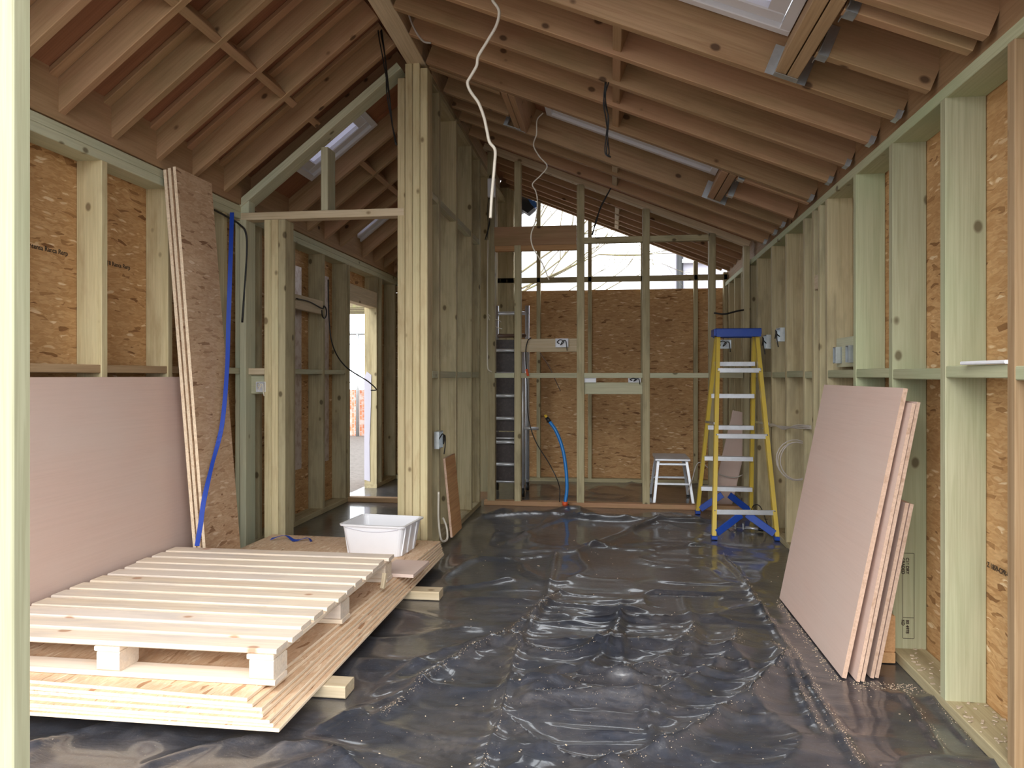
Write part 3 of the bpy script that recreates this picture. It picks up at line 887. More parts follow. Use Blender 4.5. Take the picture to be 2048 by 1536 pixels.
pal = empty('pallet', (-1.8, 3.15, TZ), label='new softwood pallet lying on the strand board stack', cat='pallet')
PX0, PX1, PY0, PY1 = -2.42, -1.165, 2.455, 3.86
for k in range(3):
    x = (PX0 + .05, (PX0 + PX1) / 2 - .02, PX1 - .05)[k]
    pass
for y in (PY0 + .05, (PY0 + PY1) / 2, PY1 - .05):
    timber('bottom_board', (PX0, y, TZ + .010), (PX1, y, TZ + .010), .10, .019, M['pallet'], pal)
for y in (PY0 + .055, (PY0 + PY1) / 2, PY1 - .055):
    for x in (PX0 + .05, -1.80, PX1 - .05):
        m4 = Matrix.Translation(V((x, y, TZ + .0195 + .036)))
        MB().box((0, 0, 0), (.09, .11, .071), None, .006).build('block', M['pallet'], pal, m4, True)
for x in (PX0 + .055, -1.805, PX1 - .055):
    timber('stringer_board', (x, PY0, TZ + .100), (x, PY1, TZ + .100), .10, .018, M['pallet'], pal)
nb = 12
for k in range(nb):
    y = PY0 + .047 + (PY1 - PY0 - .094) * k / (nb - 1)
    j0, j1 = random.uniform(-.012, .012), random.uniform(-.01, .012)
    rz = random.uniform(-.003, .003)
    timber('deck_board', (PX0 + j0, y - rz, TZ + .119 + random.uniform(0, .001)), (PX1 + j1, y + rz, TZ + .119), .094, .019, M['pallet'], pal, ch=.004)

# ply offcut on the stack
m4 = Matrix.Translation(V((-1.165 + .02, 4.02, TZ + .011))) @ Matrix.Rotation(-.04, 4, 'Z')
o = MB().box((0, 0, 0), (.2, .30, .018)).build('plywood_offcut', M['ply'], None, m4, True)
tag(o, 'small pink plywood offcut lying on the stack beside the pallet corner', 'board')
o = timber('timber_peg', (-1.145, 3.62, TZ + .012), (-1.138, 3.64, TZ + .085), .022, .02, M['white_timber'])
tag(o, 'short pale timber peg standing against the pallet side', 'peg')

# bin
bz = TZ + .0005
bn = empty('storage_bin', (-1.41, 4.46, bz), -.10, 'white open plastic storage bin standing on the strand board stack', 'bin')
def ring(w, d, z, r=.03, n=4):
    pts = []
    for cx, cy, a0 in ((w / 2 - r, d / 2 - r, 0), (-w / 2 + r, d / 2 - r, 90), (-w / 2 + r, -d / 2 + r, 180), (w / 2 - r, -d / 2 + r, 270)):
        for k in range(n + 1):
            a = math.radians(a0 + 90 * k / n)
            pts.append((cx + r * math.cos(a), cy + r * math.sin(a), z))
    return pts
tub = MB()
prof = [(.31, .25, 0), (.34, .275, .0), (.395, .325, .17), (.40, .33, .185), (.385, .315, .185), (.33, .265, .008), (.30, .24, .008)]
rings = [ring(*p) for p in prof]
nr = len(rings[0])
vs = [p for r_ in rings for p in r_]
fs = [(i * nr + k, i * nr + (k + 1) % nr, (i + 1) * nr + (k + 1) % nr, (i + 1) * nr + k) for i in range(len(rings) - 1) for k in range(nr)]
fs.append(tuple(range(nr - 1, -1, -1))); fs.append(tuple((len(rings) - 1) * nr + k for k in range(nr)))
tub.add(vs, fs)
tub.build('tub', M['white_plastic'], bn, WM[bn.name], True)
rim = MB()
rr = [ring(.400, .33, .178), ring(.424, .352, .178), ring(.428, .356, .188), ring(.400, .33, .190)]
vs = [p for r_ in rr for p in r_]
fs = [(i * nr + k, i * nr + (k + 1) % nr, ((i + 1) % 4) * nr + (k + 1) % nr, ((i + 1) % 4) * nr + k) for i in range(4) for k in range(nr)]
rim.add(vs, fs)
rim.build('rim', M['white_plastic'], bn, WM[bn.name], True)
for sx_, sy_ in ((1, -.11), (1, -.02), (1, .08), (-1, -.11), (-1, .08)):
    MB().bar((sx_ * .170, sy_, .004), (sx_ * .199, sy_, .178), .022, .014, up=(1, 0, 0)).build('rib', M['white_plastic'], bn, WM[bn.name], True)
lip = MB(); pts = []
for k in range(13):
    t = k / 12
    pts.append((-.17 + .34 * t, -.1665 + .006 * math.sin(math.pi * t), .168 - .022 * math.sin(math.pi * t)))
lip.tube(pts, .0016, 5)
lip.build('moulded_line', M['membrane'], bn, WM[bn.name], True)
wv_, wf_ = [], []
for j in range(9):
    for i in range(9):
        x, y = -.15 + .30 * i / 8, -.115 + .23 * j / 8
        wv_.append((x, y, .10 + .035 * random.random()))
for j in range(8):
    for i in range(8):
        wf_.append((j * 9 + i, j * 9 + i + 1, j * 9 + i + 10, j * 9 + i + 9))
o = MB().add([(-1.41 + a * math.cos(-.1) - b * math.sin(-.1), 4.46 + a * math.sin(-.1) + b * math.cos(-.1), bz + c - .085) for a, b, c in wv_], wf_, True).build('plastic_wrapping', M['wrap'])
tag(o, 'crumpled clear plastic wrapping lying inside the white bin', 'wrapping')

# ------------------------------------------------------------------ sheets against the left wall
def leaning(name, foot_a, foot_b, top_off, h, thick, mat, parent=None):
    """board standing on the line foot_a-foot_b, leaning so that its top is shifted by top_off"""
    a, b = V(foot_a), V(foot_b)
    ex = (b - a).normalized()
    t = V(top_off); t = t - ex * t.dot(ex)
    up = (V((0, 0, math.sqrt(max(h * h - t.length_squared, .01)))) + t)
    ey = (up - ex * up.dot(ex)).normalized()
    ez = ex.cross(ey)
    m4 = Matrix((ex, ey, ez)).transposed().to_4x4()
    L = (b - a).length
    m4.translation = (a + b) / 2 + ey * (h / 2)
    return slab(name, (L, h, thick), mat, M['osb_edge'] if 'strand' in name else M['ply_edge'], parent, m4)
o = leaning('plywood_sheet', (-2.452, 1.75, .004), (-2.452, 4.16, .004), (-.065, 0, 0), 1.222, .018, M['ply'])
tag(o, 'large pink plywood sheet on edge against the left wall behind the pallet', 'board')
for k, (fx, w, hh, lab) in enumerate(((-2.285, .385, 2.29, 'front strand board strip of three tall ones leaning at the left wall'),
                                  (-2.309, .40, 2.28, 'middle strand board strip of three tall ones leaning at the left wall'),
                                  (-2.333, .41, 2.27, 'rear strand board strip of three tall ones leaning at the left wall'))):
    y1 = 4.325 + .004 * k
    o = leaning('strand_board_strip', (fx, y1 - w, TZ + .002), (fx - .0, y1, TZ + .002), (-.192, 0, 0), hh, .018, M['osb_mid'])
    tag(o, lab, 'board', 'tall strand board strips leaning at the left wall')

# blue ratchet strap
def ribbon(name, pts, w, mat, axes, t=.0022, n=8):
    sp = spline(pts, n)
    ax = spline(axes, n)
    mb = MB(); vs, fs = [], []
    for i, p in enumerate(sp):
        d = (sp[min(i + 1, len(sp) - 1)] - sp[max(i - 1, 0)]).normalized()
        a = ax[i].normalized(); nrm = d.cross(a).normalized()
        for sa, sn in ((-1, -1), (1, -1), (1, 1), (-1, 1)):
            vs.append(p + a * (sa * w / 2) + nrm * (sn * t / 2))
    m = len(sp)
    for i in range(m - 1):
        for k in range(4):
            k2 = (k + 1) % 4
            fs.append((i * 4 + k, i * 4 + k2, (i + 1) * 4 + k2, (i + 1) * 4 + k))
    fs.append((3, 2, 1, 0)); fs.append(tuple((m - 1) * 4 + k for k in range(4)))
    mb.add(vs, fs)
    return mb.build(name, mat)
pts = [on_y(464, 425, 4.50), on_x(461, 520, -2.365), on_x(457, 640, -2.335), on_x(454, 740, -2.31), on_x(444, 850, -2.30), on_x(424, 930, -2.29), on_x(408, 1000, -2.268), on_x(401, 1050, -2.25), on_x(394, 1092, -2.235)]
axs = [V((1, .1, 0)), V((1, .15, 0)), V((1, .2, 0)), V((1, .0, 0)), V((1, .2, .1)), V((.45, .8, .2)), V((.9, .3, 0)), V((1, .2, 0)), V((1, 0, 0))]
o = ribbon('ratchet_strap', pts, .027, M['blue_strap'], axs)
tag(o, 'blue webbing strap hanging beside the tall strand board strips', 'strap')
o = ribbon('ratchet_strap', [(-2.22, 4.62, TZ + .012), (-2.14, 4.66, TZ + .03), (-2.06, 4.63, TZ + .006), (-1.98, 4.65, TZ + .02), (-1.94, 4.62, TZ + .006)], .03, M['blue_strap'],
           [V((0, 1, .3)), V((.2, 1, -.2)), V((0, 1, .2)), V((0, 1, -.3)), V((0, 1, 0))])
tag(o, 'loose end of blue strap lying on the stack before the gable studs', 'strap')

# ------------------------------------------------------------------ sheets against the right wall
def bow(o): return o
RB = [
    ((.928, 4.235), (.936, 3.150), .236, 1.198, .018, 'largest pink plywood board, frontmost of those leaning on the right wall', M['ply'], 0),
    ((.972, 4.20), (.980, 3.120), .212, 1.135, .014, 'second pink plywood board, directly behind the largest leaning board', M['ply'], 0),
    ((.991, 4.20), (.999, 3.125), .212, 1.14, .014, 'third pink plywood board from the front in the leaning pile', M['ply'], 0),
    ((1.040, 4.05), (1.048, 3.165), .135, .725, .014, 'short pink plywood board, rearmost but one of the leaning pile', M['ply'], 0),
    ((1.060, 4.05), (1.068, 3.170), .135, .72, .014, 'short pink plywood board, rearmost of the leaning pile on right wall', M['ply'], 0),
]
for fa, fb_, off, h, t, lab, mat, _ in RB:
    o = leaning('plywood_board', (fa[0], fa[1], .006), (fb_[0], fb_[1], .006), (off, 0, 0), h, t, mat)
    tag(o, lab, 'board', 'plywood boards leaning on the right wall')
o = timber('timber_offcut', (1.150, 3.345, .027), (1.140, 3.95, .027), .105, .045, M['orange_timber'])
tag(o, 'orange timber offcut lying flat behind the leaning plywood boards', 'timber')
o = timber('timber_offcut', (1.182, 3.352, .128), (1.172, 3.90, .128), .045, .155, M['orange_timber'])
tag(o, 'orange timber offcut on edge behind the leaning plywood boards', 'timber')

o = MB().box((0, 0, 0), (.26, .03, .012), None, .003).build('metal_strip', M['white_plastic'], None,
    Matrix.Translation(V((XR(2.6) - .005, 2.575, 1.2735))) @ Matrix.Rotation(math.pi / 2 + .05, 4, 'Z'), True)
tag(o, 'short white metal strip lying on the right wall noggin', 'strip')

# ------------------------------------------------------------------ step ladder
lad = empty('step_ladder', (1.0, 6.2, 0), label='yellow fibreglass step ladder with blue top by the right wall', cat='ladder')
NF = [(.768, 5.705), (1.232, 5.735)]
RF_ = [(.765, 6.745), (1.222, 6.73)]
NT = [(.862, 6.155, 1.55), (1.165, 6.155, 1.55)]
RT = [(.865, 6.265, 1.55), (1.165, 6.265, 1.55)]
nfz = .004
def rail(f, t, name='rail'):
    mb = MB()
    a, b = V((f[0], f[1], .02 + nfz)), V(t)
    m4, L = frame(a, b, (0, 1, 0))
    mb.box((0, 0, 0), (L, .030, .008)); mb.box((0, -.013, .025), (L, .004, .05)); mb.box((0, .013, .025), (L, .004, .05))
    return mb.build(name, M['yellow'], lad, m4, True)
for f, t in zip(NF, NT): rail(f, t, 'support_rail')
for f, t in zip(RF_, RT): rail(f, t, 'step_rail')
for f in NF + RF_:
    MB().box((f[0], f[1] + .01, .014 + nfz), (.042, .062, .028), None, .004).build('foot', M['blue'], lad)
def lerp(f, t, z):
    k = z / t[2]
    return V((f[0] + (t[0] - f[0]) * k, f[1] + (t[1] - f[1]) * k, z))
for z in (.20, .762, 1.275):
    a, b = lerp(NF[0], NT[0], z), lerp(NF[1], NT[1], z)
    timber('cross_bar', a, b, .012, .038, M['alu'], lad, up=(0, 0, 1), ch=.002)
for z in (.262, .535, .808, 1.078, 1.345, 1.36):
    if z == 1.36: continue
    a, b = lerp(RF_[0], RT[0], z), lerp(RF_[1], RT[1], z)
    mb = MB(); m4, L = frame(a, b, (0, 0, 1))
    mb.box((0, .0, 0), (L, .085, .004)); mb.box((0, -.041, -.016), (L, .004, .034)); mb.box((0, .041, -.016), (L, .004, .034))
    mb.build('tread', M['alu'], lad, m4, True)
cap = MB().box((1.013, 6.21, 1.588), (.355, .20, .05), None, .01)
cap.box((1.013, 6.108, 1.575), (.345, .012, .06)).box((1.013, 6.312, 1.575), (.345, .012, .06)).box((.832, 6.21, 1.580), (.02, .17, .055), None, .004)
cap.build('top_cap', M['blue'], lad)
for (f, t), sgn in zip(((NF[0], NT[0]), (NF[1], NT[1])), (1, -1)):
    a = lerp(f, t, .05) + V((.018 * sgn, 0, 0)); b = lerp(f, t, .18) + V((.20 * sgn, .03, 0))
    timber('brace', a, b, .012, .055, M['blue'], lad, ch=.003)
for (f, t), sgn in zip(((RF_[0], RT[0]), (RF_[1], RT[1])), (1, -1)):
    a = lerp(f, t, .05) + V((.018 * sgn, 0, 0)); b = lerp(f, t, .19) + V((.19 * sgn, -.01, 0))
    timber('brace', a, b, .012, .055, M['blue'], lad, ch=.003)
for f, t, zz in ((NF[0], NT[0], (.20, .762, 1.275)), (NF[1], NT[1], (.20, .762, 1.275))):
    for z in zz:
        p = lerp(f, t, z)
        for dz in (-.011, .011):
            q = p + V((0, -.0065, dz))
            MB().tube([q, q + V((0, -.003, 0))], .0045, 8).build('rivet', M['dark_steel'], lad)
for i, sgn in ((0, 1), (1, -1)):
    a, b = lerp(NF[i], NT[i], .86), lerp(RF_[i], RT[i], .84)
    MB().bar(a + V((-.02 * sgn, 0, 0)), b + V((-.02 * sgn, 0, 0)), .004, .018).build('spreader', M['galv'], lad)

# step stool
st = empty('step_stool', (.58, 7.5, 0), label='small aluminium step stool behind the stud partition', cat='stool')
LG = [((.406, 7.17), (.452, 7.24)), ((.774, 7.17), (.715, 7.24)), ((.400, 7.72), (.450, 7.62)), ((.78, 7.72), (.715, 7.62))]
for (fx, fy), (tx, ty) in LG:
    timber('leg', (fx, fy, .004), (tx, ty, .425), .028, .022, M['alu'], st, up=(0, 1, 0), ch=.003)
    MB().box((fx, fy, .012), (.036, .03, .02)).build('foot', M['black'], st)
for k in range(2):
    y = 7.31 + .26 * k
    MB().box((.583, y, .430), (.325, .255, .022), None, .004).build('platform', M['alu'], st)
for z in (.20, .385):
    k = z / .425
    timber('cross_bar', (.406 + .046 * k, 7.17 + .07 * k, z), (.774 - .059 * k, 7.17 + .07 * k, z), .02, .022, M['alu'], st)
    timber('cross_bar', (.40 + .05 * k, 7.72 - .10 * k, z), (.78 - .065 * k, 7.72 - .10 * k, z), .02, .022, M['alu'], st)

# scaffold tower frame behind the partition
tw = empty('scaffold_tower', (-1.05, 7.5, 0), label='folded aluminium scaffold tower on castors behind the partition', cat='scaffold')
TX0, TX1, TY = -1.215, -.885, 7.42
for x in (TX0, TX1):
    for y, nm in ((TY, 'upright'), (TY + .42, 'upright')):
        MB().tube([(x, y, .13), (x, y, 1.98 if y > TY + .1 else 1.60)], .0235, 12).build(nm, M['alu'], tw)
for z in (.16, .335, .560, .600, .80, 1.03, 1.255, 1.49):
    MB().tube([(TX0, TY, z), (TX1, TY, z)], .019 if z not in (.16, .60) else .011, 10).build('rung', M['alu'], tw)
MB().tube([(TX0, TY + .42, 1.90), (TX1 + .02, TY + .42, 1.90)], .02, 10).build('rung', M['alu'], tw)
MB().tube([(TX1, TY, .70), (TX1 + .16, TY + .02, .70)], .016, 10).build('clamp_arm', M['alu'], tw)
MB().tube([(TX0, TY + .42, 1.66), (TX1, TY + .42, 1.66)], .022, 10).build('rung', M['brown'], tw)
for x in (TX0, TX1):
    for y in (TY, TY + .42):
        cst = MB().tube([(x, y, .10), (x, y, .17)], .018, 10).bar((x, y, .115), (x, y + .045, .065), .034, .01).build('castor_fork', M['alu'], tw)
        MB().tube([(x - .016, y + .03, .052), (x + .016, y + .03, .052)], .048, 16).build('castor_wheel', M['black'], cst)
for k, (x0, x1, z0, z1) in enumerate(((-1.20, -.90, .15, .66), (-1.20, -.90, .67, 1.60))):
    o = MB().box(((x0 + x1) / 2, TY + .055 + .012 * k, (z0 + z1) / 2), (x1 - x0, .012, z1 - z0)).build('platform_board', M['dark_ply'], tw)

# ------------------------------------------------------------------ pipes, boards and cables
wp = empty('water_pipe', (-.36, 6.80, 0), label='bright blue water pipe curving up from the floor before the partition', cat='pipe')
pp = [(1130, 1008), (1134, 975), (1131, 930), (1124, 893), (1112, 862), (1099, 843)]
pts = [on_y(u, v, 6.80 + .02 * i) for i, (u, v) in enumerate(pp)]
MB().tube(spline(pts, 8), .016, 12).build('pipe', M['blue_pipe'], wp)
e = pts[-1]; d = (pts[-1] - pts[-2]).normalized()
MB().tube([e - d * .005, e + d * .045], .019, 12).build('end_wrap', M['black'], wp)
MB().tube([e + d * .04, e + d * .075], .013, 10).build('cap', M['yellow_cap'], wp)
MB().tube([pts[0] - V((0, 0, .012)), pts[0] + V((0, 0, .022))], .026, 12).build('collar', M['orange'], wp)
o = cable('black_cable', [on_y(1119, 1004, 6.86), on_y(1118, 970, 6.90), on_y(1100, 930, 6.95 + .16), on_y(1070, 880, 7.12), on_y(1056, 830, 7.12), on_y(1054, 770, 7.12), on_y(1052, 722, 6.92), on_y(1052, 698, 6.92), on_y(1056, 681, 6.92), on_y(1062, 676, 6.96)], .005, M['black_cable'])
tag(o, 'black cable rising from the floor beside blue pipe to upper backing board', 'cable')
MB().tube([on_y(1053, 738, 6.915), on_y(1056, 752, 6.915)], .012, 10).build('cable_clip', M['orange'], o)
o = cable('black_cable', [on_y(1080, 706, 7.06), on_y(1098, 733, 7.06), on_y(1113, 765, 7.06), on_y(1121, 782, 7.06)], .0045, M['brown'])
tag(o, 'thin brown cable slanting down behind the noggin below upper backing board', 'cable')

def socket_box(p, label, w=.10, h=.07, right=(1, 0, 0), mat='white_plastic', loop=True, cmat='black_cable'):
    r_ = V(right).normalized(); upv = V((0, 0, 1)); nrm = r_.cross(upv)      # nrm points towards the viewer side
    m4 = Matrix((r_, upv, nrm)).transposed().to_4x4(); m4.translation = V(p)
    o = bpy.data.objects.new('socket_box', None); link(o, None, m4); tag(o, label, 'socket box')
    mb = MB()
    mb.box((0, 0, 0), (w, h, .006)); t = .004
    for s in (-1, 1):
        mb.box((s * (w / 2 - t / 2), 0, .016), (t, h, .03)); mb.box((0, s * (h / 2 - t / 2), .016), (w - 2 * t, t, .03))
    mb.build('back_box', M[mat], o, m4, True)
    if loop:
        pts = [(-.2 * w, -.1 * h, .012), (-.36 * w, .1 * h, .03), (-.1 * w, .35 * h, .045), (.15 * w, .1 * h, .05), (-.08 * w, -.25 * h, .05), (.1 * w, .2 * h, .045), (.32 * w, .2 * h, .05), (.38 * w, -.3 * h, .05), (.42 * w, -.9 * h, .04)]
        MB().tube(spline(pts, 6), .0042, 6).build('cable', M[cmat], o, m4, True)
    return o
socket_box(on_y(1124, 686, FY + .008), 'white socket box with looped cable on the upper backing board of partition', .12, .082)
socket_box(on_y(1180, 760, FY + .038), 'white socket box at left end of the lower partition backing board', .115, .045, loop=False)
socket_box(on_y(1269, 760, FY + .038), 'white socket box at right end of the lower partition backing board', .115, .045)
socket_box((PX + .003, 5.12, .78), 'metal socket box low on the centre partition near the post', .13, .12, right=(0, 1, 0), mat='galv', cmat='black_cable')
socket_box((-2.405, GY + .03, 1.155), 'round white connector box between the gable jamb studs', .07, .07, mat='white_plastic', cmat='white_cable')
socket_box((XR(6.0) - .003, 6.10, 1.50), 'grey socket box with wires on right wall beside the ladder top', .12, .11, right=(0, -1, 0), mat='galv')
socket_box((XR(5.75) - .003, 5.62, 1.53), 'pale socket box with hanging wires on right wall past the ladder', .13, .10, right=(0, -1, 0), mat='galv')
socket_box((1.02, FY + .02, 1.52), 'metal socket box seen through the ladder under its blue top', .13, .08, mat='galv')
o = MB().box((0, 0, 0), (.40, .16, .02)).build('backing_board', M['treated'], None, face_frame((XR(4.2) + .045, 4.18, 1.36), (0, -1, 0), (0, 0, 1)), True)
tag(o, 'short pale green backing board above right wall noggin holding boxes', 'board')
for y, lab in ((4.30, 'small metal box at the far end of the short right wall backing board'), (4.07, 'small metal box at the near end of the short right wall backing board')):
    socket_box((XR(y) + .03, y, 1.345), lab, .05, .09, right=(0, -1, 0), mat='galv', loop=False)

# hanging cables
o = cable('white_cable', [on_y(u, v, 3.5) for u, v in ((980, -14), (986, 2), (998, 22), (993, 50), (976, 80), (957, 112), (953, 132), (940, 155), (935, 166), (941, 183), (957, 206), (968, 235), (974, 262), (979, 284), (990, 300), (989, 330), (986, 365), (983, 400), (981, 436))], .0075, M['white_cable'])
tag(o, 'thick white cable dangling from the rafters in the middle of the room', 'cable')
o = cable('white_cable', [on_y(u, v, 5.45) for u, v in ((1086, 226), (1074, 240), (1073, 268), (1067, 290), (1078, 312), (1094, 332), (1082, 350), (1065, 368), (1072, 384), (1075, 410), (1070, 445), (1062, 470), (1066, 495), (1084, 526), (1098, 560))], .0048, M['white_cable'])
tag(o, 'thin cream cable hanging beside the far rooflight down to the partition header', 'cable')
def bunch(name, pxs, y, label, n=3, r=.004, spread=.012):
    root = empty(name, on_y(*pxs[-1], y), label=label, cat='cable')
    for k in range(n):
        pts = [on_y(u, v, y) + V((random.uniform(-spread, spread), random.uniform(-spread, spread), 0)) for u, v in pxs]
        MB().tube(spline(pts, 6), r, 6).build('strand', M['black_cable'], root)
    return root
bunch('cable_bundle', [(757, -6), (760, 60), (768, 120), (776, 190), (787, 250), (793, 290)], 4.60, 'black cables hanging from the ridge beside the gable frame', 3)
bunch('cable_bundle', [(1215, 165), (1210, 200), (1213, 235), (1211, 270), (1214, 305), (1218, 314)], 4.0, 'looped black cable bundle hanging below the right slope noggins', 3)
bunch('cable_bundle', [(1238, 345), (1220, 376), (1203, 412), (1192, 440), (1184, 470)], 6.3, 'slanting black cables hanging below the rafters before the partition', 2, .005, .008)
bunch('cable_bundle', [(985, 350), (982, 380), (978, 420), (980, 450), (972, 480)], 6.85, 'dark cables down the corner of partition behind white cable end', 3, .0035, .03)
o = cable('grey_cable', [on_y(u, v, 4.3) for u, v in ((808, -8), (818, 30), (830, 60), (846, 82), (862, 86))], .006, M['grey_cable'])
tag(o, 'grey cable running along the right side of the ridge beam', 'cable')
o = cable('black_cable', [(-2.53, 4.42, 2.30), (-2.528, 4.60, 2.29), (-2.525, 4.78, 2.27), (-2.50, 4.83, 2.2), (-2.505, 4.83, 1.95), (-2.525, 4.82, 1.6)], .007, M['black_cable'])
tag(o, 'black cable across the left wall corner at the top of the blue strap', 'cable')
o = cable('black_cable', [(LX + .02, 6.40, 2.1), (LX + .02, 6.42, 1.75), (LX + .05, 6.44, 1.5), (LX + .10, 6.62, 1.32), (LX + .22, 6.9, 1.18), (LX + .28, 6.98, 1.10), (LX + .22, 7.0, 1.09)], .006, M['black_cable'])
tag(o, 'black cable curving down before the corridor side doorway', 'cable')
o = cable('black_cable', [(LX + .012, 5.74, 1.86), (LX + .012, 6.0, 1.86)] + [(LX + .014, 6.32 + .055 * math.cos(a), 1.80 + .055 * math.sin(a)) for a in [2.6, 1.6, .6, -.4, -1.4, -2.4, -3.4]], .006, M['black_cable'])
tag(o, 'small black cable coil on the pale block in the corridor', 'cable')
# coil on the right wall
cc = V((1.262, 5.28, .655))
pts = []
for k in range(72):
    a = k / 71 * 2 * math.pi * 3 + 1.0
    rr_ = .122 + .010 * math.sin(k * .21)
    pts.append(cc + V((rr_ * math.cos(a), .02 * math.sin(a * .5 + k * .05), rr_ * 1.08 * math.sin(a))))
o = MB().tube(pts, .0042, 6).build('cable_coil', M['grey_cable'])
tag(o, 'coil of pale grey cable hanging on the right wall past the ladder', 'cable coil')
root = empty('cable_bundle', (XR(5.3) - .02, 5.4, .83), label='pale grey cables strung along the right wall above the coil', cat='cable')
for k in range(3):
    MB().tube(spline([(XR(4.75) + .01, 4.85, .90 + .008 * k), (XR(5.1) - .018, 5.1, .885 + .01 * k), (XR(5.5) - .018, 5.5, .87 - .01 * k), (XR(5.9) - .02, 5.9, .845 + .008 * k), (XR(6.2) - .03, 6.25, .80)], 8), .005, 6).build('strand', M['grey_cable'], root)
o = cable('black_cable', [on_y(1428, 626, 6.93), on_y(1450, 628, 6.93), on_y(1475, 622, 6.95), on_y(1500, 618, 6.98)], .008, M['black_cable'])
tag(o, 'short black cable jutting across the partition end above the ladder', 'cable')
o = cable('white_cable', [(PX + .03, 5.06, .42), (PX + .02, 5.10, .22), (PX + .03, 5.14, .07), (PX + .05, 5.24, .05), (PX + .04, 5.27, .13), (PX + .015, 5.26, .20)], .008, M['white_cable'])
tag(o, 'white cable looped at the foot of the built-up post', 'cable')
o = cable('white_cable', [on_y(u, v, 6.92) for u, v in ((976, 480), (975, 560), (975, 640), (975, 700), (976, 736), (984, 744))], .0065, M['white_cable'])
tag(o, 'white cable running down the left partition stud before the tower', 'cable')
o = cable('white_cable', [on_y(976, 628, 6.93), on_y(984, 636, 6.97), on_y(998, 641, 7.0), on_y(1002, 644, 7.02)], .004, M['white_cable'])
tag(o, 'upper curling white wire end before the scaffold tower', 'cable')
o = cable('white_cable', [on_y(976, 632, 6.93), on_y(982, 646, 6.97), on_y(993, 654, 7.0), on_y(1004, 658, 7.02)], .004, M['white_cable'])
tag(o, 'lower curling white wire end before the scaffold tower', 'cable')
o = cable('grey_cable', [on_y(1375, 985, 7.12), on_y(1384, 960, 7.09), on_y(1398, 925, 7.07), on_y(1430, 945, 7.065), on_y(1470, 955, 7.06), on_y(1500, 940, 7.06)], .005, M['grey_cable'])
tag(o, 'grey cable sagging behind the lower half of the ladder', 'cable')

# white junction box high in the corner
o = MB().box((-1.10, 6.80, 2.98), (.07, .05, .17), None, .006).build('junction_box', M['white_plastic'])
tag(o, 'white junction box high on the partition corner under the roof', 'box')

# offcuts leaning in the middle and behind the ladder
o = leaning('plywood_offcut', (-1.155, 5.30, .05), (-1.155, 5.64, .05), (-.055, 0, 0), .58, .016, M['orange_timber'])
tag(o, 'brown board offcut leaning between the centre partition studs', 'board')
a, b = on_y(1442, 1002, 7.14), on_y(1486, 825, 7.14)
o = timber('plywood_offcut', (a.x, 7.14, .012), (b.x, 7.14, b.z), .018, .19, M['ply'], up=(1, 0, 0))
tag(o, 'pink plank leaning behind the ladder and partition end', 'board')

# clutter under the ladder
def clamp_tool(px, y, rot, label, s=1.0):
    base = on_z(*px)
    fz = FZ(base.x, base.y) + .004
    root = empty('clamp', (base.x, base.y, fz), rot, label, 'clamp')
    m4 = WM[root.name]
    MB().box((0, 0, .016 * s), (.20 * s, .022 * s, .008), None, .002).build('bar', M['dark_steel'], root, m4, True)
    for k in range(3):
        MB().box((-.085 * s + .06 * k * s, 0, .03 * s), (.014 * s, .03 * s, .055 * s), None, .003).build('jaw', M['dark_steel'], root, m4, True)
    MB().tube([(.05 * s, 0, .022 * s), (.15 * s, 0, .018 * s)], .011 * s, 10).build('handle', M['alu'], root, m4, True)
    MB().tube([(.15 * s, 0, .018 * s), (.185 * s, 0, .017 * s)], .015 * s, 10).build('grip', M['black'], root, m4, True)
    return root
clamp_tool((1478, 1060), 0, -.35, 'metal clamp with black grip on the floor under the ladder', 1.0)
clamp_tool((1478, 1008), 0, .2, 'metal clamp on the floor by the partition plate behind ladder', .9)
o = cable('black_cable', [(1.14, 6.35, .05), (1.16, 6.30, .16), (1.20, 6.22, .17), (1.235, 6.15, .06), (1.24, 6.1, .02)], .004, M['black_cable'])
tag(o, 'thin black cable arched at the wall foot behind the ladder', 'cable')

# scattered chips on the polythene
mb = MB()
for k in range(300):
    u = random.random()
    x = random.uniform(-1.0, 1.17) if u < .85 else random.uniform(.7, 1.17)
    y = 2.1 + 4.6 * random.random() ** 1.7
    if x > .9 and 3.15 < y < 4.35 or x < -.9: continue
    z = FZ(x, y) + .0035
    s = random.uniform(.0008, .0032) * (2.4 if random.random() < .05 else 1)
    R = Euler((random.uniform(-.3, .3), random.uniform(-.3, .3), random.uniform(0, 6.3))).to_matrix()
    mb.box((x, y, z), (s * random.uniform(1, 2.6), s, .0018), R)
for ci, cnt, spread in ((0, 330, .012), (1, 120, .012), (8, 160, .03), (11, 420, .014), (12, 120, .014), (13, 120, .012), (14, 130, .012), (3, 60, .02), (5, 60, .02), (7, 100, .03)):
    sp = spline([on_z(u, v) for u, v in CREASES[ci][2]], 6)
    for k in range(cnt):
        i = random.randrange(len(sp) - 1); t = random.random()
        p = sp[i].lerp(sp[i + 1], t)
        x, y = p.x + random.gauss(0.008, spread * .7), p.y + random.gauss(-0.006, spread * .7)
        if x > XR(y) - .01 or x < -.9 or (x > .9 and 3.1 < y < 4.3): continue
        s = random.uniform(.0006, .0018)
        R = Euler((random.uniform(-.3, .3), random.uniform(-.3, .3), random.uniform(0, 6.3))).to_matrix()
        mb.box((x, y, FZ(x, y) + .002), (s * random.uniform(1, 2.5), s, .0012), R)
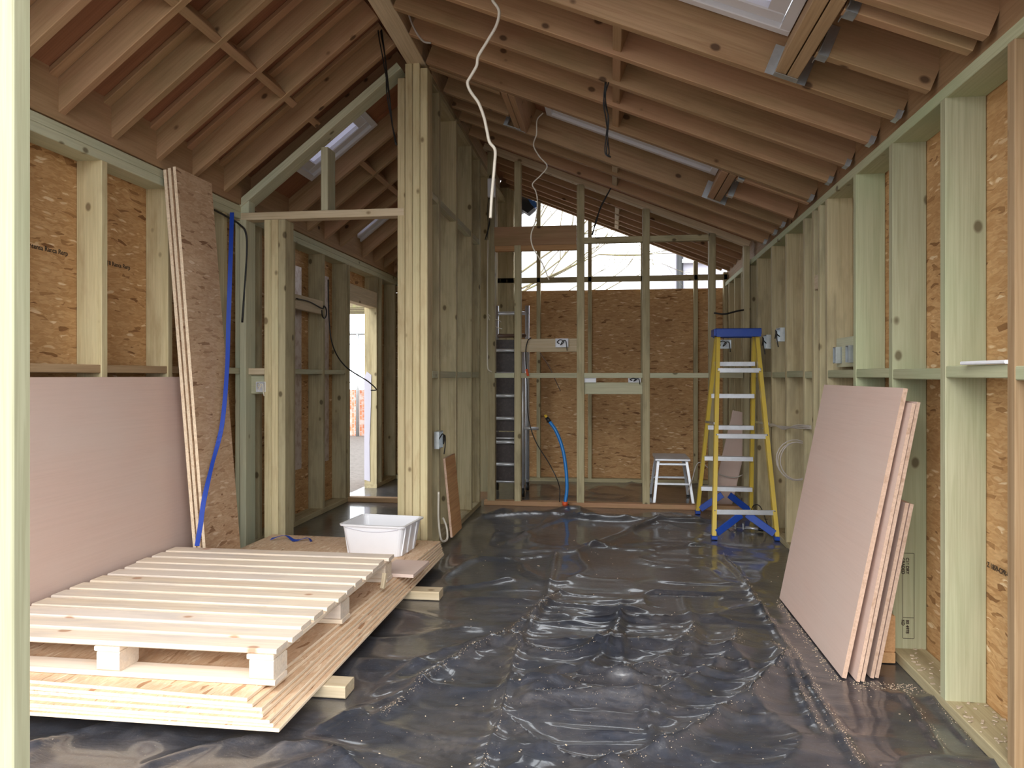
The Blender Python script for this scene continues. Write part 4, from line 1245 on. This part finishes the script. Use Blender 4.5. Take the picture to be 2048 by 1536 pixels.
for k in range(500):
    t = random.random()
    x = .915 + random.gauss(0, .02) if k < 330 else random.uniform(.95, 1.19)
    y = 3.12 + 1.1 * t if k < 330 else 3.13 + random.gauss(-.02, .03)
    s = random.uniform(.001, .0035)
    R = Euler((0, 0, random.uniform(0, 6.3))).to_matrix()
    if x > .92 and y > 3.14: continue
    mb.box((x, y, FZ(x, y) + .002), (s * random.uniform(1, 2.5), s, .0015), R)
o = mb.build('wood_shavings', M['chip'])
tag(o, 'pale wood chips scattered over the black polythene', 'wood shavings', kind='stuff')
mb = MB()
for k in range(160):
    y = random.uniform(2.2, 4.0); x = XR(y) + random.uniform(.01, .13)
    s = random.uniform(.003, .009)
    R = Euler((random.uniform(-.3, .3), 0, random.uniform(0, 6.3))).to_matrix()
    mb.box((x, y, .048), (s * 2, s, .003), R)
o = mb.build('wood_shavings', M['chip'])
tag(o, 'wood chips lying on the right wall sole plate', 'wood shavings', kind='stuff')

# ------------------------------------------------------------------ outside
fence = empty('garden_wall', (-7.2, 10.5, 0), label='rough red brick wall seen through the side doorway', cat='wall', kind='structure')
MB().box((-5.6, 15.2, .45), (5.0, .25, .98)).build('brickwork', M['brick'], fence)
fp = empty('metal_fence', (-5.4, 14.6, 0), label='grey metal fence posts and wires above the brick wall outside', cat='fence')
for x in (-6.6, -5.25, -3.9):
    MB().tube([(x, 14.9, -.03), (x, 14.9, 2.15)], .035, 10).build('post', M['galv'], fp)
for z in (1.1, 1.35, 1.9, 2.12):
    MB().tube([(-7.2, 14.9, z), (-3.2, 14.9, z)], .010 if z < 2 else .04, 8).build('wire', M['galv'], fp)
pg = empty('pergola', (-5.2, 12.0, 0), label='dark timber canopy outside above the side doorway view', cat='canopy')
for k in range(5):
    timber('beam', (-6.4, 11.0 + .5 * k, 2.34 + .02 * k), (-3.0, 11.0 + .5 * k, 2.34 + .02 * k), .09, .12, M['bark'], pg)
for x in (-6.3, -3.1):
    timber('post', (x, 12.1, -.03), (x, 12.1, 2.28), .1, .1, M['bark'], pg, up=(0, 1, 0))

nh = empty('neighbour_house', (5.2, 22, 0), label='pale grey neighbouring house wall beyond the back opening at right', cat='house')
MB().box((4.6, 22, 2.6), (6.0, 4, 5.3)).build('wall', M['grey_wall'], nh)
MB().tube([(1.80, 19.93, 0), (1.80, 19.93, 5.0)], .09, 10).build('downpipe', M['black'], nh)
MB().box((4.3, 20.0, 4.25), (4.9, .3, .10)).build('fascia', M['white_paint'], nh)
sr = empty('scaffold_rail', (-1.6, 13.6, 0), label='blue grey guard rail outside beyond the back opening', cat='rail')
MB().tube([(-3.4, 13.6, 2.98), (1.6, 13.6, 2.98)], .03, 8).build('rail', M['grey_wall'], sr)
for x in (-3.2, -1.28, 1.5):
    MB().tube([(x, 13.6, -.03), (x, 13.6, 2.98)], .04, 8).build('post', M['grey_wall'], sr)
tp = empty('tarpaulin', (-1.0, 8.95, 3.0), label='black and blue tarpaulin bunched under the eaves outside back wall', cat='tarpaulin')
vs, fs = [], []
pf = [(1020, 386), (1042, 392), (1060, 398), (1076, 408), (1072, 420), (1058, 432), (1046, 424), (1034, 430), (1028, 421), (1019, 426)]
n = len(pf)
for j, (dy, k) in enumerate(((8.72, .9), (8.80, 1.0), (8.90, .92), (9.0, .75))):
    for i, (u, v) in enumerate(pf):
        p = on_y(1046 + (u - 1046) * k, 404 + (v - 404) * k, 8.80)
        vs.append((p.x, dy, p.z))
for j in range(3):
    for i in range(n):
        i2 = (i + 1) % n
        fs.append((j * n + i, j * n + i2, (j + 1) * n + i2, (j + 1) * n + i))
fs.append(tuple(range(n - 1, -1, -1))); fs.append(tuple(3 * n + k for k in range(n)))
MB().add(vs, fs).build('black_sheet', M['black'], tp)
q = [on_y(u, v, 8.70) for u, v in ((1056, 398), (1070, 402), (1077, 410), (1070, 416), (1062, 408))]
bl = MB(); n = len(q)
bl.add([p for p in q] + [p + V((0, .03, 0)) for p in q], [tuple(range(n)), tuple(range(2 * n - 1, n - 1, -1))] + [(i, (i + 1) % n, (i + 1) % n + n, i + n) for i in range(n)])
bl.build('blue_sheet', M['tarp_blue'], tp)

tr = empty('bare_tree', (-1.5, 17, 0), label='bare branched tree against the white sky beyond the back opening', cat='tree')
trunk = MB()
rnd = random.Random(11)
def branch(mb, p, d, L, r, depth):
    pts = [p]; q = p.copy(); dd = d.copy()
    for k in range(4):
        dd = (dd + V((rnd.uniform(-.25, .25), rnd.uniform(-.25, .25), rnd.uniform(-.12, .2)))).normalized()
        q = q + dd * (L / 4); pts.append(q.copy())
    mb.tube(pts, [r * (1 - .15 * k) for k in range(5)], 5, False)
    if depth > 0:
        for k in range(3):
            i = rnd.choice((2, 3, 4))
            nd_ = (dd + V((rnd.uniform(-1, 1), rnd.uniform(-.6, .6), rnd.uniform(-.5, .7)))).normalized()
            branch(mb, pts[i], nd_, L * .7, r * .5, depth - 1)
trunk.tube([(-2.8, 17, -.05), (-2.75, 17, 2), (-2.6, 17, 3.4)], [.22, .19, .16], 10)
trunk.build('trunk', M['bark'], tr)
crown = MB()
for k in range(6):
    a = rnd.uniform(-.3, 3.4)
    branch(crown, V((-2.6, 17, 2.6 + .14 * k)), V((math.cos(a) + .5, rnd.uniform(-.4, .4), .35 + .5 * abs(math.sin(a)))).normalized(), 2.6, .032, 3)
crown.build('branches', M['bark'], tr)
